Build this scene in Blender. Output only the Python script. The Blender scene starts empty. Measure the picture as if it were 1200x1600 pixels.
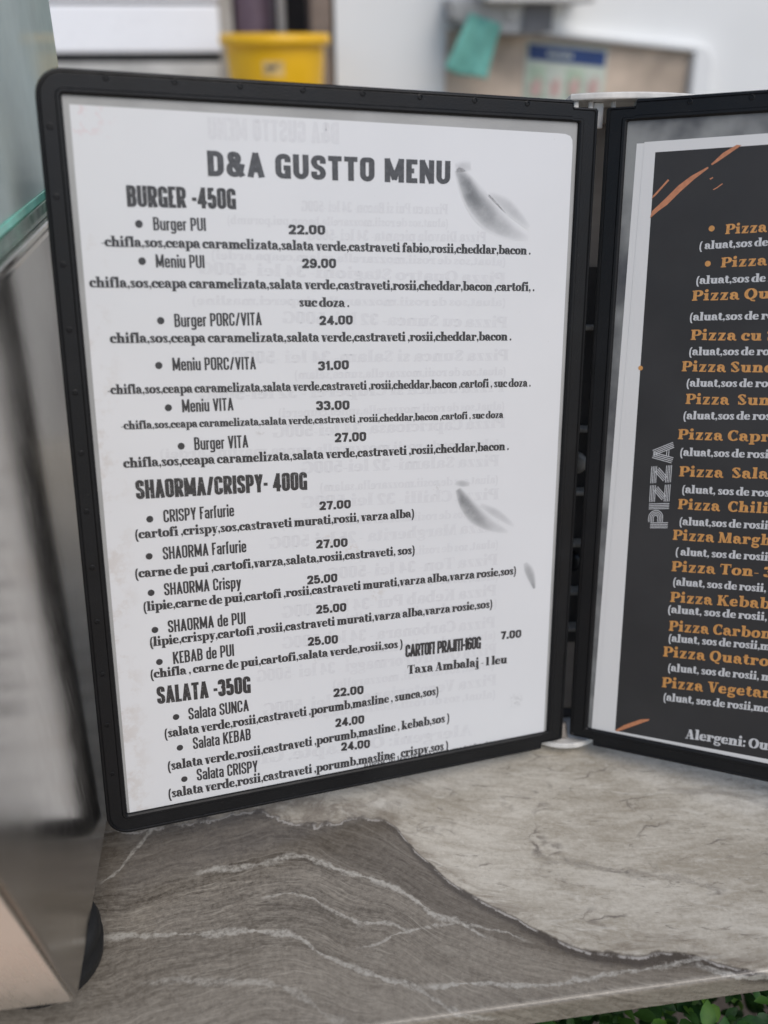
import bpy, bmesh, math, random
from mathutils import Matrix, Vector
R = math.radians
S = bpy.context.scene
COL = S.collection
random.seed(7)

# ------------------------------------------------------------------ camera, sky, sun, exposure
PSI = R(8.1)                                        # the camera and the menu stand are turned 8 degrees to the counter
PITCH = R(28.2)
cam_d = bpy.data.cameras.new('camera'); cam = bpy.data.objects.new('camera', cam_d); COL.objects.link(cam)
cam.location = (-0.0804, -0.2067, 0.345)
cam.rotation_euler = (R(90) - PITCH, 0, -PSI)
cam_d.sensor_fit = 'VERTICAL'; cam_d.sensor_height = 36; cam_d.lens = 36 * 1400 / 1600
cam_d.clip_start = 0.01; cam_d.clip_end = 200
cam_d.dof.use_dof = True; cam_d.dof.focus_distance = 0.405; cam_d.dof.aperture_fstop = 4.9
S.camera = cam

SUN_EL, SUN_AZ = R(50), R(155)                     # overcast: a broad soft sun high behind the viewer
w = bpy.data.worlds.new('World'); S.world = w; w.use_nodes = True
wn = w.node_tree.nodes; wl = w.node_tree.links
sky = wn.new('ShaderNodeTexSky'); sky.sky_type = 'NISHITA'; sky.sun_disc = False
sky.sun_elevation = SUN_EL; sky.sun_rotation = SUN_AZ
sky.air_density = 1.0; sky.dust_density = 1.5; sky.ozone_density = 1.0
bg = wn['Background']; bg.inputs['Strength'].default_value = 0.12
wl.new(sky.outputs[0], bg.inputs['Color'])
sd = bpy.data.lights.new('sun', 'SUN'); sd.energy = 1.3; sd.angle = R(42); sd.color = (1.0, 0.955, 0.90)
so = bpy.data.objects.new('sun', sd); COL.objects.link(so)
so.rotation_euler = (R(90) - SUN_EL, 0, R(180) - SUN_AZ)
S.view_settings.view_transform = 'Standard'; S.view_settings.look = 'None'
S.view_settings.gamma = 1; S.view_settings.use_curve_mapping = False
S.view_settings.exposure = 0.22

# ------------------------------------------------------------------ helpers: objects
def link(name, mesh, parent=None, loc=None):
    o = bpy.data.objects.new(name, mesh); COL.objects.link(o)
    if parent: o.parent = parent
    if loc: o.location = loc
    return o
def mesh_obj(name, verts, faces, mat, parent=None, loc=None, smooth=False, mats=None, fm=None):
    me = bpy.data.meshes.new(name); me.from_pydata([tuple(v) for v in verts], [], faces)
    for m in (mats or [mat]): me.materials.append(m)
    if fm:
        for p, i in zip(me.polygons, fm): p.material_index = i
    if smooth:
        for p in me.polygons: p.use_smooth = True
    me.update()
    return link(name, me, parent, loc)
def bm_obj(name, bm, mat, parent=None, loc=None, smooth=False):
    bmesh.ops.recalc_face_normals(bm, faces=bm.faces)
    me = bpy.data.meshes.new(name); bm.to_mesh(me); bm.free(); me.materials.append(mat)
    if smooth:
        for p in me.polygons: p.use_smooth = True
    return link(name, me, parent, loc)
def empty(name, loc=(0, 0, 0), rz=0):
    o = bpy.data.objects.new(name, None); COL.objects.link(o); o.empty_display_size = .02
    o.location = loc; o.rotation_euler = (0, 0, rz); return o
def tag(o, label, cat, group=None):
    o['label'] = label; o['category'] = cat
    if group: o['group'] = group
    return o
def structure(o): o['kind'] = 'structure'; return o
def bm_box(bm, x0, x1, y0, y1, z0, z1, bev=0, seg=2):
    vs = [bm.verts.new((x, y, z)) for x in (x0, x1) for y in (y0, y1) for z in (z0, z1)]
    fs = [bm.faces.new([vs[i] for i in f]) for f in ((0, 1, 3, 2), (4, 6, 7, 5), (0, 4, 5, 1), (2, 3, 7, 6), (0, 2, 6, 4), (1, 5, 7, 3))]
    if bev:
        es = list({e for f in fs for e in f.edges})
        bmesh.ops.bevel(bm, geom=es, offset=bev, segments=seg, profile=.5, affect='EDGES')
def box(name, x0, x1, y0, y1, z0, z1, mat, parent=None, bev=0, loc=None):
    bm = bmesh.new(); bm_box(bm, x0, x1, y0, y1, z0, z1, bev)
    return bm_obj(name, bm, mat, parent, loc)
def prism(name, poly, a0, a1, mat, parent=None, axis='x', bev=0, seg=3):
    """extrude polygon along an axis; poly is (y,z) for x, (x,z) for y, (x,y) for z"""
    bm = bmesh.new(); n = len(poly)
    put = {'x': lambda p, a: (a, p[0], p[1]), 'y': lambda p, a: (p[0], a, p[1]), 'z': lambda p, a: (p[0], p[1], a)}[axis]
    A = [bm.verts.new(put(p, a0)) for p in poly]; B = [bm.verts.new(put(p, a1)) for p in poly]
    bm.faces.new(A); bm.faces.new(B[::-1])
    for i in range(n): bm.faces.new((A[i], B[i], B[(i + 1) % n], A[(i + 1) % n]))
    bmesh.ops.recalc_face_normals(bm, faces=bm.faces)
    if bev: bmesh.ops.bevel(bm, geom=list(bm.edges), offset=bev, segments=seg, profile=.5, affect='EDGES')
    return bm_obj(name, bm, mat, parent)
def lathe(name, prof, mat, parent=None, loc=None, n=40, close=True):
    vs, fs = [], []
    for r, z in prof:
        for k in range(n):
            a = 2 * math.pi * k / n; vs.append((r * math.cos(a), r * math.sin(a), z))
    for i in range(len(prof) - 1):
        for k in range(n):
            fs.append((i * n + k, i * n + (k + 1) % n, (i + 1) * n + (k + 1) % n, (i + 1) * n + k))
    if close:
        fs.append(tuple(range(n))[::-1]); fs.append(tuple((len(prof) - 1) * n + k for k in range(n)))
    return mesh_obj(name, vs, fs, mat, parent, loc, smooth=True)

# ------------------------------------------------------------------ helpers: materials
class NT:
    def __init__(s, name):
        s.m = bpy.data.materials.new(name); s.m.use_nodes = True
        s.t = s.m.node_tree; s.p = s.t.nodes['Principled BSDF']; s.out = s.t.nodes['Material Output']
    def n(s, typ, **kw):
        nd = s.t.nodes.new(typ)
        for k, v in kw.items(): setattr(nd, k, v)
        return nd
    def l(s, a, b): s.t.links.new(a, b)
    def setin(s, sock, v):
        if isinstance(v, bpy.types.NodeSocket): s.l(v, sock)
        elif isinstance(v, (tuple, list)) and sock.type == 'RGBA' and len(v) == 3: sock.default_value = (*v, 1)
        else: sock.default_value = v
    def coord(s): return s.n('ShaderNodeTexCoord').outputs['Object']
    def math(s, op, a, b=0.0, c=None, clamp=False):
        nd = s.n('ShaderNodeMath', operation=op); nd.use_clamp = clamp
        s.setin(nd.inputs[0], a); s.setin(nd.inputs[1], b)
        if c is not None: s.setin(nd.inputs[2], c)
        return nd.outputs[0]
    def scale(s, v, k):
        nd = s.n('ShaderNodeVectorMath', operation='MULTIPLY'); s.setin(nd.inputs[0], v); nd.inputs[1].default_value = k
        return nd.outputs[0]
    def noise(s, v, sc, det=4, rough=.55, dist=0):
        nd = s.n('ShaderNodeTexNoise'); s.setin(nd.inputs['Vector'], v)
        nd.inputs['Scale'].default_value = sc; nd.inputs['Detail'].default_value = det
        nd.inputs['Roughness'].default_value = rough; nd.inputs['Distortion'].default_value = dist
        return nd.outputs['Fac']
    def rng(s, v, a, b, c=0.0, d=1.0, smooth=True):
        nd = s.n('ShaderNodeMapRange'); nd.interpolation_type = 'SMOOTHSTEP' if smooth else 'LINEAR'
        s.setin(nd.inputs['Value'], v)
        for k, x in zip(('From Min', 'From Max', 'To Min', 'To Max'), (a, b, c, d)): nd.inputs[k].default_value = x
        return nd.outputs['Result']
    def mix(s, f, a, b, blend='MIX'):
        nd = s.n('ShaderNodeMix', data_type='RGBA', blend_type=blend)
        s.setin(nd.inputs[0], f); s.setin(nd.inputs[6], a); s.setin(nd.inputs[7], b)
        return nd.outputs[2]
    def bump(s, h, strength=.3, dist=.001):
        nd = s.n('ShaderNodeBump'); nd.inputs['Strength'].default_value = strength; nd.inputs['Distance'].default_value = dist
        s.l(h, nd.inputs['Height']); s.l(nd.outputs[0], s.p.inputs['Normal'])
    def fin(s, color=None, rough=None, metal=None, coat=None, coat_r=None, spec=None):
        for k, v in (('Base Color', color), ('Roughness', rough), ('Metallic', metal), ('Coat Weight', coat), ('Coat Roughness', coat_r), ('Specular IOR Level', spec)):
            if v is not None: s.setin(s.p.inputs[k], v)
        return s.m
def plain(name, col, rough=.5, metal=0, var=.12, sc=30, bump=0, bsc=800, spec=None, coat=None, coat_r=None):
    t = NT(name); c = t.coord(); f = t.noise(c, sc, 5)
    lo = tuple(x * (1 - var) for x in col); hi = tuple(min(1, x * (1 + var)) for x in col)
    colr = t.mix(t.rng(f, .3, .7), lo, hi)
    r = t.rng(t.noise(c, sc * 2.3, 4), .3, .7, max(0, rough - .06), min(1, rough + .06))
    if bump: t.bump(t.noise(c, bsc, 2), bump, .0004)
    return t.fin(colr, r, metal, coat, coat_r, spec)

# ------------------------------------------------------------------ materials
def curve(t, xin, pts, x0=-.25, x1=.25, y0=-.1, y1=.3):
    """a drawn line y(x) across the stone slab"""
    nd = t.n('ShaderNodeFloatCurve'); t.setin(nd.inputs['Value'], t.rng(xin, x0, x1, 0, 1, False))
    cv = nd.mapping.curves[0]; nd.mapping.use_clip = False
    q = [((x - x0) / (x1 - x0), (y - y0) / (y1 - y0)) for x, y in pts]
    q = [(0.0, q[0][1])] + q + [(1.0, q[-1][1])]
    cv.points[0].location = q[0]; cv.points[1].location = q[-1]
    for p in q[1:-1]: cv.points.new(*p)
    nd.mapping.update()
    return t.rng(nd.outputs[0], 0, 1, y0, y1, False)
def stone():
    t = NT('banded_marble_tile'); c = t.coord()
    sx = t.n('ShaderNodeSeparateXYZ'); t.l(c, sx.inputs[0]); x, y = sx.outputs[0], t.math('ADD', sx.outputs[1], sx.outputs[2])   # the pattern runs on over the front edge
    cb = t.n('ShaderNodeCombineXYZ'); t.l(x, cb.inputs[0]); t.l(y, cb.inputs[1]); c = cb.outputs[0]
    big = t.noise(c, 14, 4); fine = t.noise(c, 90, 6, .65); vf = t.noise(c, 420, 4, .7)
    wob = t.math('MULTIPLY_ADD', t.math('SUBTRACT', fine, .5), t.rng(x, -.05, -.01, .016, .006), t.math('MULTIPLY', t.math('SUBTRACT', big, .5), .010))
    wobs = t.math('MULTIPLY', t.math('SUBTRACT', fine, .5), .006)
    yw = t.math('ADD', y, wob); yv = t.math('ADD', y, wobs)
    # boundary of the pale upper bed
    g = curve(t, x, [(-.17, .124), (-.13, .1225), (-.098, .1245), (-.0765, .1125), (-.0359, .1095), (-.0229, .0887), (-.0112, .0704), (.0131, .0481), (.036, .0289), (.0573, .0213), (.0754, .0202), (.1112, .006), (.17, -.01)])
    d = t.math('SUBTRACT', yw, g)
    pale = t.rng(d, -.0008, .0012)
    # grain of the dark bed follows its folds
    F = curve(t, x, [(-.165, .0835), (-.1283, .0906), (-.0776, .0925), (-.0603, .0828), (-.0406, .0728), (-.0206, .0528), (.0043, .0365), (.05, .018), (.11, .004), (.16, -.005)])
    h = t.math('SUBTRACT', y, F)
    cv = t.n('ShaderNodeCombineXYZ'); t.l(x, cv.inputs[0]); t.l(t.math('ADD', h, t.math('MULTIPLY', t.math('SUBTRACT', big, .5), .02)), cv.inputs[1])
    g1 = t.noise(t.scale(cv.outputs[0], (17, 170, 1)), 1, 6, .72, .5)
    g2 = t.noise(t.scale(cv.outputs[0], (70, 560, 1)), 1, 5, .75, .3)
    g3 = t.noise(t.scale(cv.outputs[0], (5, 55, 1)), 1, 3, .5)
    g4 = t.noise(t.scale(cv.outputs[0], (90, 900, 1)), 1, 4, .75)
    gr = t.math('ADD', t.math('MULTIPLY', g1, .42), t.math('ADD', t.math('MULTIPLY', g2, .36), t.math('MULTIPLY', g3, .36)))
    gr = t.math('ADD', gr, t.math('MULTIPLY', t.math('SUBTRACT', g4, .5), .45))
    gr = t.math('ADD', gr, t.math('MULTIPLY', t.math('SUBTRACT', vf, .5), .5))
    ridge = t.math('MULTIPLY', t.rng(t.math('ABSOLUTE', t.math('SUBTRACT', g1, .5)), .022, .002), t.rng(fine, .42, .62))
    dark = t.mix(t.rng(gr, .42, .74, smooth=False), (.078, .065, .051), (.305, .272, .224))
    ridge2 = t.math('MULTIPLY', t.rng(t.math('ABSOLUTE', t.math('SUBTRACT', g3, .5)), .012, .001), t.rng(g2, .4, .58))
    dark = t.mix(t.math('MULTIPLY', t.math('MAXIMUM', ridge, ridge2), .45), dark, (.42, .385, .325))
    low = t.rng(y, .085, .02)                       # the bed turns paler towards the front edge
    dark = t.mix(t.math('MULTIPLY', low, .30), dark, (.30, .262, .205))
    near = t.math('MULTIPLY', t.rng(t.math('SUBTRACT', y, F), -.012, .012), .5)
    dark = t.mix(near, dark, (.088, .072, .056))
    # pale bed
    cw = t.n('ShaderNodeCombineXYZ'); t.l(x, cw.inputs[0]); t.l(t.math('MULTIPLY_ADD', h, .6, t.math('MULTIPLY', y, .4)), cw.inputs[1])
    p1 = t.noise(t.scale(cw.outputs[0], (20, 62, 1)), 1, 6, .65, .6); p2 = t.noise(t.scale(cw.outputs[0], (80, 300, 1)), 1, 5, .72, .4); p0 = t.noise(t.scale(cw.outputs[0], (7, 24, 1)), 1, 3, .5, .4)
    pm = t.math('ADD', t.math('MULTIPLY', p1, .4), t.math('ADD', t.math('MULTIPLY', p2, .32), t.math('MULTIPLY', p0, .28)))
    pm = t.math('ADD', pm, t.math('MULTIPLY', t.math('SUBTRACT', vf, .5), .22))
    palec = t.mix(t.rng(pm, .36, .62), (.35, .31, .245), (.58, .54, .46))
    dash = t.rng(t.noise(t.scale(cw.outputs[0], (70, 260, 1)), 1, 5, .7, .9), .585, .67)
    palec = t.mix(t.math('MULTIPLY', dash, .55), palec, (.17, .15, .125))
    lite = t.rng(t.noise(t.scale(cw.outputs[0], (34, 120, 3)), 1, 5, .7, 1.4), .57, .66)
    palec = t.mix(t.math('MULTIPLY', lite, .5), palec, (.64, .605, .53))
    vo = t.n('ShaderNodeTexVoronoi', feature='DISTANCE_TO_EDGE'); vo.inputs['Scale'].default_value = 34
    dv = t.n('ShaderNodeVectorMath', operation='ADD'); nz = t.n('ShaderNodeTexNoise'); nz.inputs['Scale'].default_value = 40; nz.inputs['Detail'].default_value = 5
    t.l(c, nz.inputs['Vector']); sc_ = t.scale(nz.outputs['Color'], (.05, .03, 0)); t.l(t.scale(c, (.8, 1.8, 1)), dv.inputs[0]); t.l(sc_, dv.inputs[1]); t.l(dv.outputs[0], vo.inputs['Vector'])
    crack = t.math('MULTIPLY', t.rng(vo.outputs['Distance'], .05, 0), t.rng(t.noise(c, 38, 3), .5, .68))
    palec = t.mix(t.math('MULTIPLY', crack, .75), palec, (.12, .10, .085))
    brec = t.math('MULTIPLY', t.rng(x, .0, -.06), t.rng(t.noise(c, 70, 5, .7, 1.2), .38, .62))   # browner broken stone at the left
    palec = t.mix(t.math('MULTIPLY', brec, .8), palec, (.21, .178, .142))
    broken = t.math('MULTIPLY', t.rng(d, .016, .003), t.rng(t.noise(t.scale(cw.outputs[0], (30, 70, 1)), 1, 5, .7, 1.5), .42, .6))
    palec = t.mix(t.math('MULTIPLY', broken, .65), palec, (.20, .165, .125))
    col = t.mix(pale, dark, palec)
    def vein(pts, xa, xb, width, amt, colr=(.50, .475, .42), src=yv):
        v = curve(t, x, pts)
        dd = t.math('ABSOLUTE', t.math('SUBTRACT', src, v))
        wv = t.math('MULTIPLY', t.rng(t.noise(c, 75, 6, .7), .32, .68, .12, 1.35), width)
        m = t.math('SUBTRACT', 1.0, t.math('DIVIDE', dd, wv), clamp=True)
        m = t.math('MULTIPLY', m, t.math('MULTIPLY', t.rng(x, xa, xa + .012), t.rng(x, xb, xb - .012)))
        m = t.math('MULTIPLY', t.math('MULTIPLY', m, 1.7, clamp=True), t.rng(t.math('ADD', t.math('MULTIPLY', vf, .6), t.math('MULTIPLY', g1, .4)), .36, .60, .15, 1.0))
        return t.mix(t.math('MULTIPLY', m, amt * .85, clamp=True), col, colr)
    # dark selvage under the pale bed and its hairline
    sel = t.math('MULTIPLY', t.rng(d, -.0075, -.0035), t.rng(d, .0008, -.0012)); sel = t.math('MULTIPLY', sel, t.rng(x, -.05, -.02))
    col = t.mix(t.math('MULTIPLY', sel, .75), col, (.06, .05, .042))
    hair = t.math('MULTIPLY', t.rng(t.math('ABSOLUTE', t.math('ADD', d, .001)), .0011, .0002), t.rng(fine, .4, .55))
    col = t.mix(t.math('MULTIPLY', hair, .8), col, (.46, .43, .39))
    col = vein([(-.165, .0835), (-.1283, .0906), (-.0987, .0912), (-.0776, .0934), (-.0603, .0828), (-.0406, .0728), (-.0301, .0643), (-.0206, .0528), (-.0102, .0474), (.0043, .0365)], -.13, .004, .0026, .9)
    col = vein([(-.1048, .0732), (-.0789, .0719), (-.0653, .0609), (-.0546, .0544), (-.0408, .0515), (-.0331, .0465)], -.1, -.028, .0021, .75)
    col = vein([(-.1623, .0618), (-.1268, .0583), (-.0856, .0524), (-.0675, .0376), (-.0472, .0265), (-.0337, .0197), (-.0259, .0117), (-.0098, .0022)], -.17, .0, .0023, .85)
    col = vein([(-.1595, .039), (-.1232, .0359), (-.0945, .0306), (-.0793, .0221), (-.0697, .0126)], -.15, -.06, .0028, .5)
    col = vein([(-.0726, .0413), (-.0519, .042), (-.0331, .0465), (-.0103, .0468), (.0055, .041), (.03, .03)], -.06, .02, .001, .7)
    col = vein([(-.0335, .0206), (-.0085, .0184), (.0173, .0139), (.031, .0142), (.0477, .0147), (.0762, .0156), (.0908, .0165), (.1057, .0174)], -.035, .1, .0018, .9)
    col = vein([(.0798, .0142), (.0928, .0089), (.1006, .0049), (.1096, .0033)], .078, .13, .0022, .8)
    col = vein([(-.1676, .0926), (-.1561, .1077), (-.1424, .1256)], -.175, -.135, .0026, .8)
    col = vein([(.0254, .0761), (.0503, .0707), (.0668, .0647), (.0941, .0554), (.1092, .048)], .03, .115, .0034, .6, (.13, .112, .095), yw)
    col = vein([(.1276, .1066), (.1461, .1017), (.159, .0933)], .11, .19, .004, .5, (.14, .12, .10), yw)
    t.bump(t.math('ADD', fine, vf), .06, .0004)
    return t.fin(col, t.rng(fine, .3, .7, .20, .34), spec=.5)
MARBLE = stone()
def steel(name, base, r0, r1, stretch, streak=0.0):
    t = NT(name); c = t.coord(); v = t.scale(c, stretch)
    n = t.noise(v, 60, 5, .6); sm = t.noise(c, 22, 5, .6)
    col = t.mix(t.rng(sm, .3, .7), tuple(x * .9 for x in base), base)
    spots = t.rng(t.noise(c, 160, 3, .5), .70, .78)
    col = t.mix(t.math('MULTIPLY', spots, .35), col, tuple(x * .5 for x in base))
    t.bump(n, .05, .0003)
    return t.fin(col, t.rng(t.math('ADD', t.math('MULTIPLY', n, .5), t.math('MULTIPLY', sm, .5)), .35, .65, r0, r1), 1.0)
STEEL = steel('stainless_steel', (.56, .535, .495), .15, .27, (1, 14, 1)); LITSTEEL = steel('lit_front_steel', (.90, .87, .81), .22, .34, (14, 1, 1))  # second steel is a paler copy with reflected ground light in its colour
def plastic(name, col, rough, spec):
    t = NT(name); c = t.coord(); dust = t.rng(t.noise(c, 620, 3, .6), .69, .76); wear = t.rng(t.noise(c, 34, 5, .65), .45, .7)
    col_ = t.mix(t.math('MULTIPLY', wear, .4), col, tuple(v * 2.0 for v in col)); col_ = t.mix(t.math('MULTIPLY', dust, .35), col_, (.09, .088, .084))
    t.bump(t.noise(c, 1500, 2), .25, .0004)
    return t.fin(col_, t.rng(t.noise(c, 70, 4), .3, .7, rough - .1, rough + .06), 0, spec=spec)
BLACK = plastic('black_plastic', (.0052, .0054, .006), .42, .26)
RUBBER = plain('black_rubber', (.006, .006, .006), .7, var=.3, sc=80)
WHITE = plain('white_plastic', (.70, .69, .66), .4, var=.05, sc=60)
OLDWHITE = plain('grimy_white_plastic', (.66, .64, .60), .5, var=.16, sc=90)
CLIP = plain('dull_grey_plastic', (.26, .24, .21), .5, var=.3, sc=200)
POST = plain('grey_brown_plastic', (.30, .26, .225), .5, var=.2, sc=40)
DARKPOST = plain('dark_grey_plastic', (.035, .032, .03), .5, var=.25, sc=40)
def film(name, a, b, sc):
    t = NT(name); c = t.coord(); f = t.noise(c, sc, 4)
    t.bump(t.noise(c, 900, 3), .25, .0003)
    return t.fin(t.mix(t.rng(f, .35, .65), a, b), .38, 0, spec=.5)
FILM = film('clear_pocket_film_over_grey', (.30, .30, .29), (.36, .36, .35), 24)
DARKFILM = film('clear_pocket_film_over_black', (.05, .05, .055), (.27, .275, .265), 20)
def paper(name, base, dirt):
    t = NT(name); c = t.coord(); sx = t.n('ShaderNodeSeparateXYZ'); t.l(c, sx.inputs[0]); x, y = sx.outputs[0], sx.outputs[1]
    f = t.noise(c, 18, 4); col = t.mix(t.rng(f, .3, .7), tuple(v * .975 for v in base), base)
    sp = t.rng(t.noise(c, 330, 3, .6), .735, .775)
    col = t.mix(t.math('MULTIPLY', sp, .38), col, (.34, .31, .28))
    if dirt:
        edge = t.math('MULTIPLY', t.rng(x, .016, .003), t.rng(t.math('MULTIPLY', t.noise(c, 75, 6, .7), t.rng(y, -.02, -.11, .82, 1.05)), .50, .66))
        col = t.mix(t.math('MULTIPLY', edge, .3), col, (.42, .34, .27))
        px = t.math('MULTIPLY', t.math('MULTIPLY', t.rng(x, .022, .006), t.rng(y, -.017, -.010)), t.rng(t.noise(c, 210, 4), .54, .62))
        col = t.mix(t.math('MULTIPLY', px, .28), col, (.62, .36, .36))
        def spot(cx, cy, r, cl, a):
            dd = t.n('ShaderNodeVectorMath', operation='DISTANCE'); t.l(c, dd.inputs[0]); dd.inputs[1].default_value = (cx, cy, .00015)
            m = t.math('MULTIPLY', t.rng(dd.outputs['Value'], r, r * .2), t.rng(t.noise(c, 420, 4, .7), .46, .6))
            return t.mix(t.math('MULTIPLY', m, a), col, cl)
        for a in ((.0977, -.1804, .004, (.45, .30, .2), .6), (.1083, -.1862, .005, (.5, .42, .36), .55), (.120, -.208, .006, (.5, .46, .42), .5), (.068, -.128, .003, (.4, .38, .36), .5), (.150, -.160, .003, (.4, .38, .36), .5),
                  (.021, -.2335, .002, (.25, .25, .25), .7), (.0215, -.247, .002, (.25, .25, .25), .7), (.021, -.262, .0022, (.22, .22, .22), .8), (.0212, -.278, .002, (.25, .25, .25), .7), (.0168, -.219, .002, (.25, .25, .25), .6), (.0155, -.139, .002, (.3, .3, .3), .5), (.196, -.278, .006, (.4, .4, .4), .5)):
            col = spot(*a)
    t.bump(t.noise(c, 26, 3), .12, .0012)
    return t.fin(col, .36, 0, .25, .22, spec=.5)
PAPER = paper('laminated_white_paper', (.655, .66, .665), True)
PAPER2 = paper('white_paper', (.69, .685, .67), False)
def ink(name, col, var=.25, coat=.2):
    t = NT(name); c = t.coord(); f = t.noise(c, 500, 3, .6)
    return t.fin(t.mix(t.rng(f, .35, .7), tuple(v * (1 - var) for v in col), tuple(v * (1 + var) for v in col)), .38, 0, coat, .25)
INK = ink('grey_black_ink', (.034, .033, .035)); TITLEINK = ink('hazed_black_ink', (.055, .056, .06))  # title ink is lightened to paint the sky haze on the film
def worn():
    t = NT('worn_black_ink'); c = t.coord(); f = t.noise(c, 900, 4, .7)
    return t.fin(t.mix(t.rng(f, .57, .68), (.03, .029, .03), (.2, .2, .2)), .38, 0, .2, .25)
WORNINK = worn()
GHOST = ink('show_through_ink', (.61, .612, .62), .02)
ORANGE = ink('orange_ink', (.56, .27, .075), .12); STREAK = ink('coral_orange_ink', (.50, .20, .095), .1)
WHITEINK = ink('white_ink', (.56, .565, .57), .06); NIGHT = plain('charcoal_print', (.030, .0295, .030), .5, var=.14, sc=20, spec=.35)
def pepper_ink():
    t = NT('grey_pepper_print'); a = t.n('ShaderNodeVertexColor', layer_name='ink'); c = t.coord()
    f = t.math('MULTIPLY', a.outputs['Color'], t.rng(t.noise(c, 130, 4), .3, .7, .75, 1.1), clamp=True)
    return t.fin(t.mix(f, (.64, .644, .65), (.15, .155, .16)), .38, 0, .2, .25)
PEPPER = pepper_ink()
WALL = plain('white_painted_wall', (.80, .81, .80), .6, var=.03, sc=4, bump=.1, bsc=60)
PANELW = plain('white_enamel', (.93, .93, .94), .3, var=.02, sc=6)
GREYTOP = plain('pale_grey_worktop', (.52, .51, .48), .5, var=.18, sc=14)
DARKGAP = plain('dark_gap', (.03, .03, .03), .6)
YELLOW = plain('yellow_plastic', (.84, .47, .006), .38, var=.06, sc=12)
LABEL = plain('pale_label_paper', (.66, .45, .16), .6, var=.2, sc=60)
BROWN = plain('brown_painted_wood', (.20, .155, .125), .6, var=.2, sc=20)
DKBROWN = plain('dark_brown_panel', (.028, .02, .016), .6, var=.3, sc=10)
NAVY = plain('navy_plastic', (.035, .045, .075), .4); PURPLE = plain('mauve_plastic', (.13, .09, .12), .5)
GREYBOX = plain('grey_metal_box', (.34, .35, .36), .35, .3, var=.15, sc=20)
DKGREY = plain('dark_grey_metal', (.12, .125, .14), .4, .2)
CLOTH = plain('turquoise_cloth', (.165, .44, .375), .9, var=.12, sc=50, bump=.4, bsc=500)
TILE = plain('brown_stone_tile', (.52, .42, .33), .4, var=.35, sc=9)
BLUE = plain('blue_print', (.012, .045, .17), .5); POSTER = plain('poster_paper', (.55, .60, .52), .5, var=.06, sc=20)
PINKINK = plain('pink_print', (.58, .40, .36), .5, var=.2, sc=60); GREENINK = plain('pale_green_print', (.40, .50, .38), .5, var=.2, sc=60)
PAVE = plain('warm_paving', (.60, .465, .37), .8, var=.2, sc=3)
CAB = plain('grey_panel', (.2, .19, .18), .6)
def glass(name, tint, dusty, ior=1.45):
    t = NT(name); c = t.coord()
    tr = t.n('ShaderNodeBsdfTransparent'); tr.inputs[0].default_value = (*tint, 1)
    gl = t.n('ShaderNodeBsdfGlossy'); gl.inputs['Roughness'].default_value = .03
    fr = t.n('ShaderNodeFresnel'); fr.inputs[0].default_value = ior
    m1 = t.n('ShaderNodeMixShader'); t.l(fr.outputs[0], m1.inputs[0]); t.l(tr.outputs[0], m1.inputs[1]); t.l(gl.outputs[0], m1.inputs[2])
    df = t.n('ShaderNodeBsdfDiffuse'); df.inputs[0].default_value = (.56, .63, .59, 1)
    m2 = t.n('ShaderNodeMixShader'); t.l(t.rng(t.noise(c, 12, 4, .55), .3, .75, dusty * .85, dusty * 1.3), m2.inputs[0]); t.l(m1.outputs[0], m2.inputs[1]); t.l(df.outputs[0], m2.inputs[2])
    t.l(m2.outputs[0], t.out.inputs[0]); return t.m
GLASS = glass('clear_greenish_glass', (.90, .96, .94), .62)
GLASSEDGE = plain('green_glass_edge', (.16, .60, .46), .12, var=.25, sc=40)
DKGREEN = plain('dark_green_edge_reflection', (.045, .13, .085), .12, var=.4, sc=60)
def leafmat():
    t = NT('glossy_green_leaf'); c = t.coord(); oi = t.n('ShaderNodeVertexColor', layer_name='tone')
    col = t.mix(oi.outputs['Color'], (.010, .040, .010), (.085, .19, .022))
    return t.fin(t.mix(t.rng(t.noise(c, 120, 4), .4, .7), col, (.03, .09, .018)), .55, spec=.25)
LEAF = leafmat(); TWIG = plain('brown_twig', (.08, .06, .04), .8)

# ------------------------------------------------------------------ setting: pavement, stone counter, hedge, wall behind
structure(mesh_obj('pavement', [(-30, -30, -.95), (30, -30, -.95), (30, 30, -.95), (-30, 30, -.95)], [(0, 1, 2, 3)], PAVE))
counter = tag(empty('counter', (0, 0, 0)), 'stone counter with grey brown banded marble top under the menu stand', 'counter')
rr, FY = .0025, .0066
nose = [(.62, 0), (.62, -.0125), (FY, -.0125)] + [(FY + rr + rr * math.cos(R(a)), -rr + rr * math.sin(R(a))) for a in range(180, 89, -15)]
prism('countertop', nose, -1.6, 1.6, MARBLE, counter)
box('counter_base', -1.55, 1.55, .13, .6, -.95, -.013, CAB, counter)

def leaf(bm, p, d, up, ln, wd, tone, lay):
    d = d.normalized(); s = d.cross(up).normalized(); n = s.cross(d).normalized()
    prof = [(0, .06), (.2, .7), (.45, 1), (.7, .75), (.9, .3), (1, .02)]
    rows = []
    for t, k in prof:
        c = p + d * ln * t + n * (-.25 * ln * t * t)
        rows.append([bm.verts.new(c - s * wd * k * .5 + n * wd * k * .16), bm.verts.new(c), bm.verts.new(c + s * wd * k * .5 + n * wd * k * .16)])
    for a, b in zip(rows, rows[1:]):
        for i in (0, 1):
            f = bm.faces.new((a[i], a[i + 1], b[i + 1], b[i])); f.smooth = True
            for lp in f.loops: lp[lay] = (tone, tone, tone, 1)
hedge = tag(empty('hedge', (.1, -.09, -.2)), 'glossy green leafy hedge growing below the front edge of the stone counter', 'hedge')
bm = bmesh.new(); lay = bm.loops.layers.color.new('tone'); rn = random.Random(4)
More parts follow.
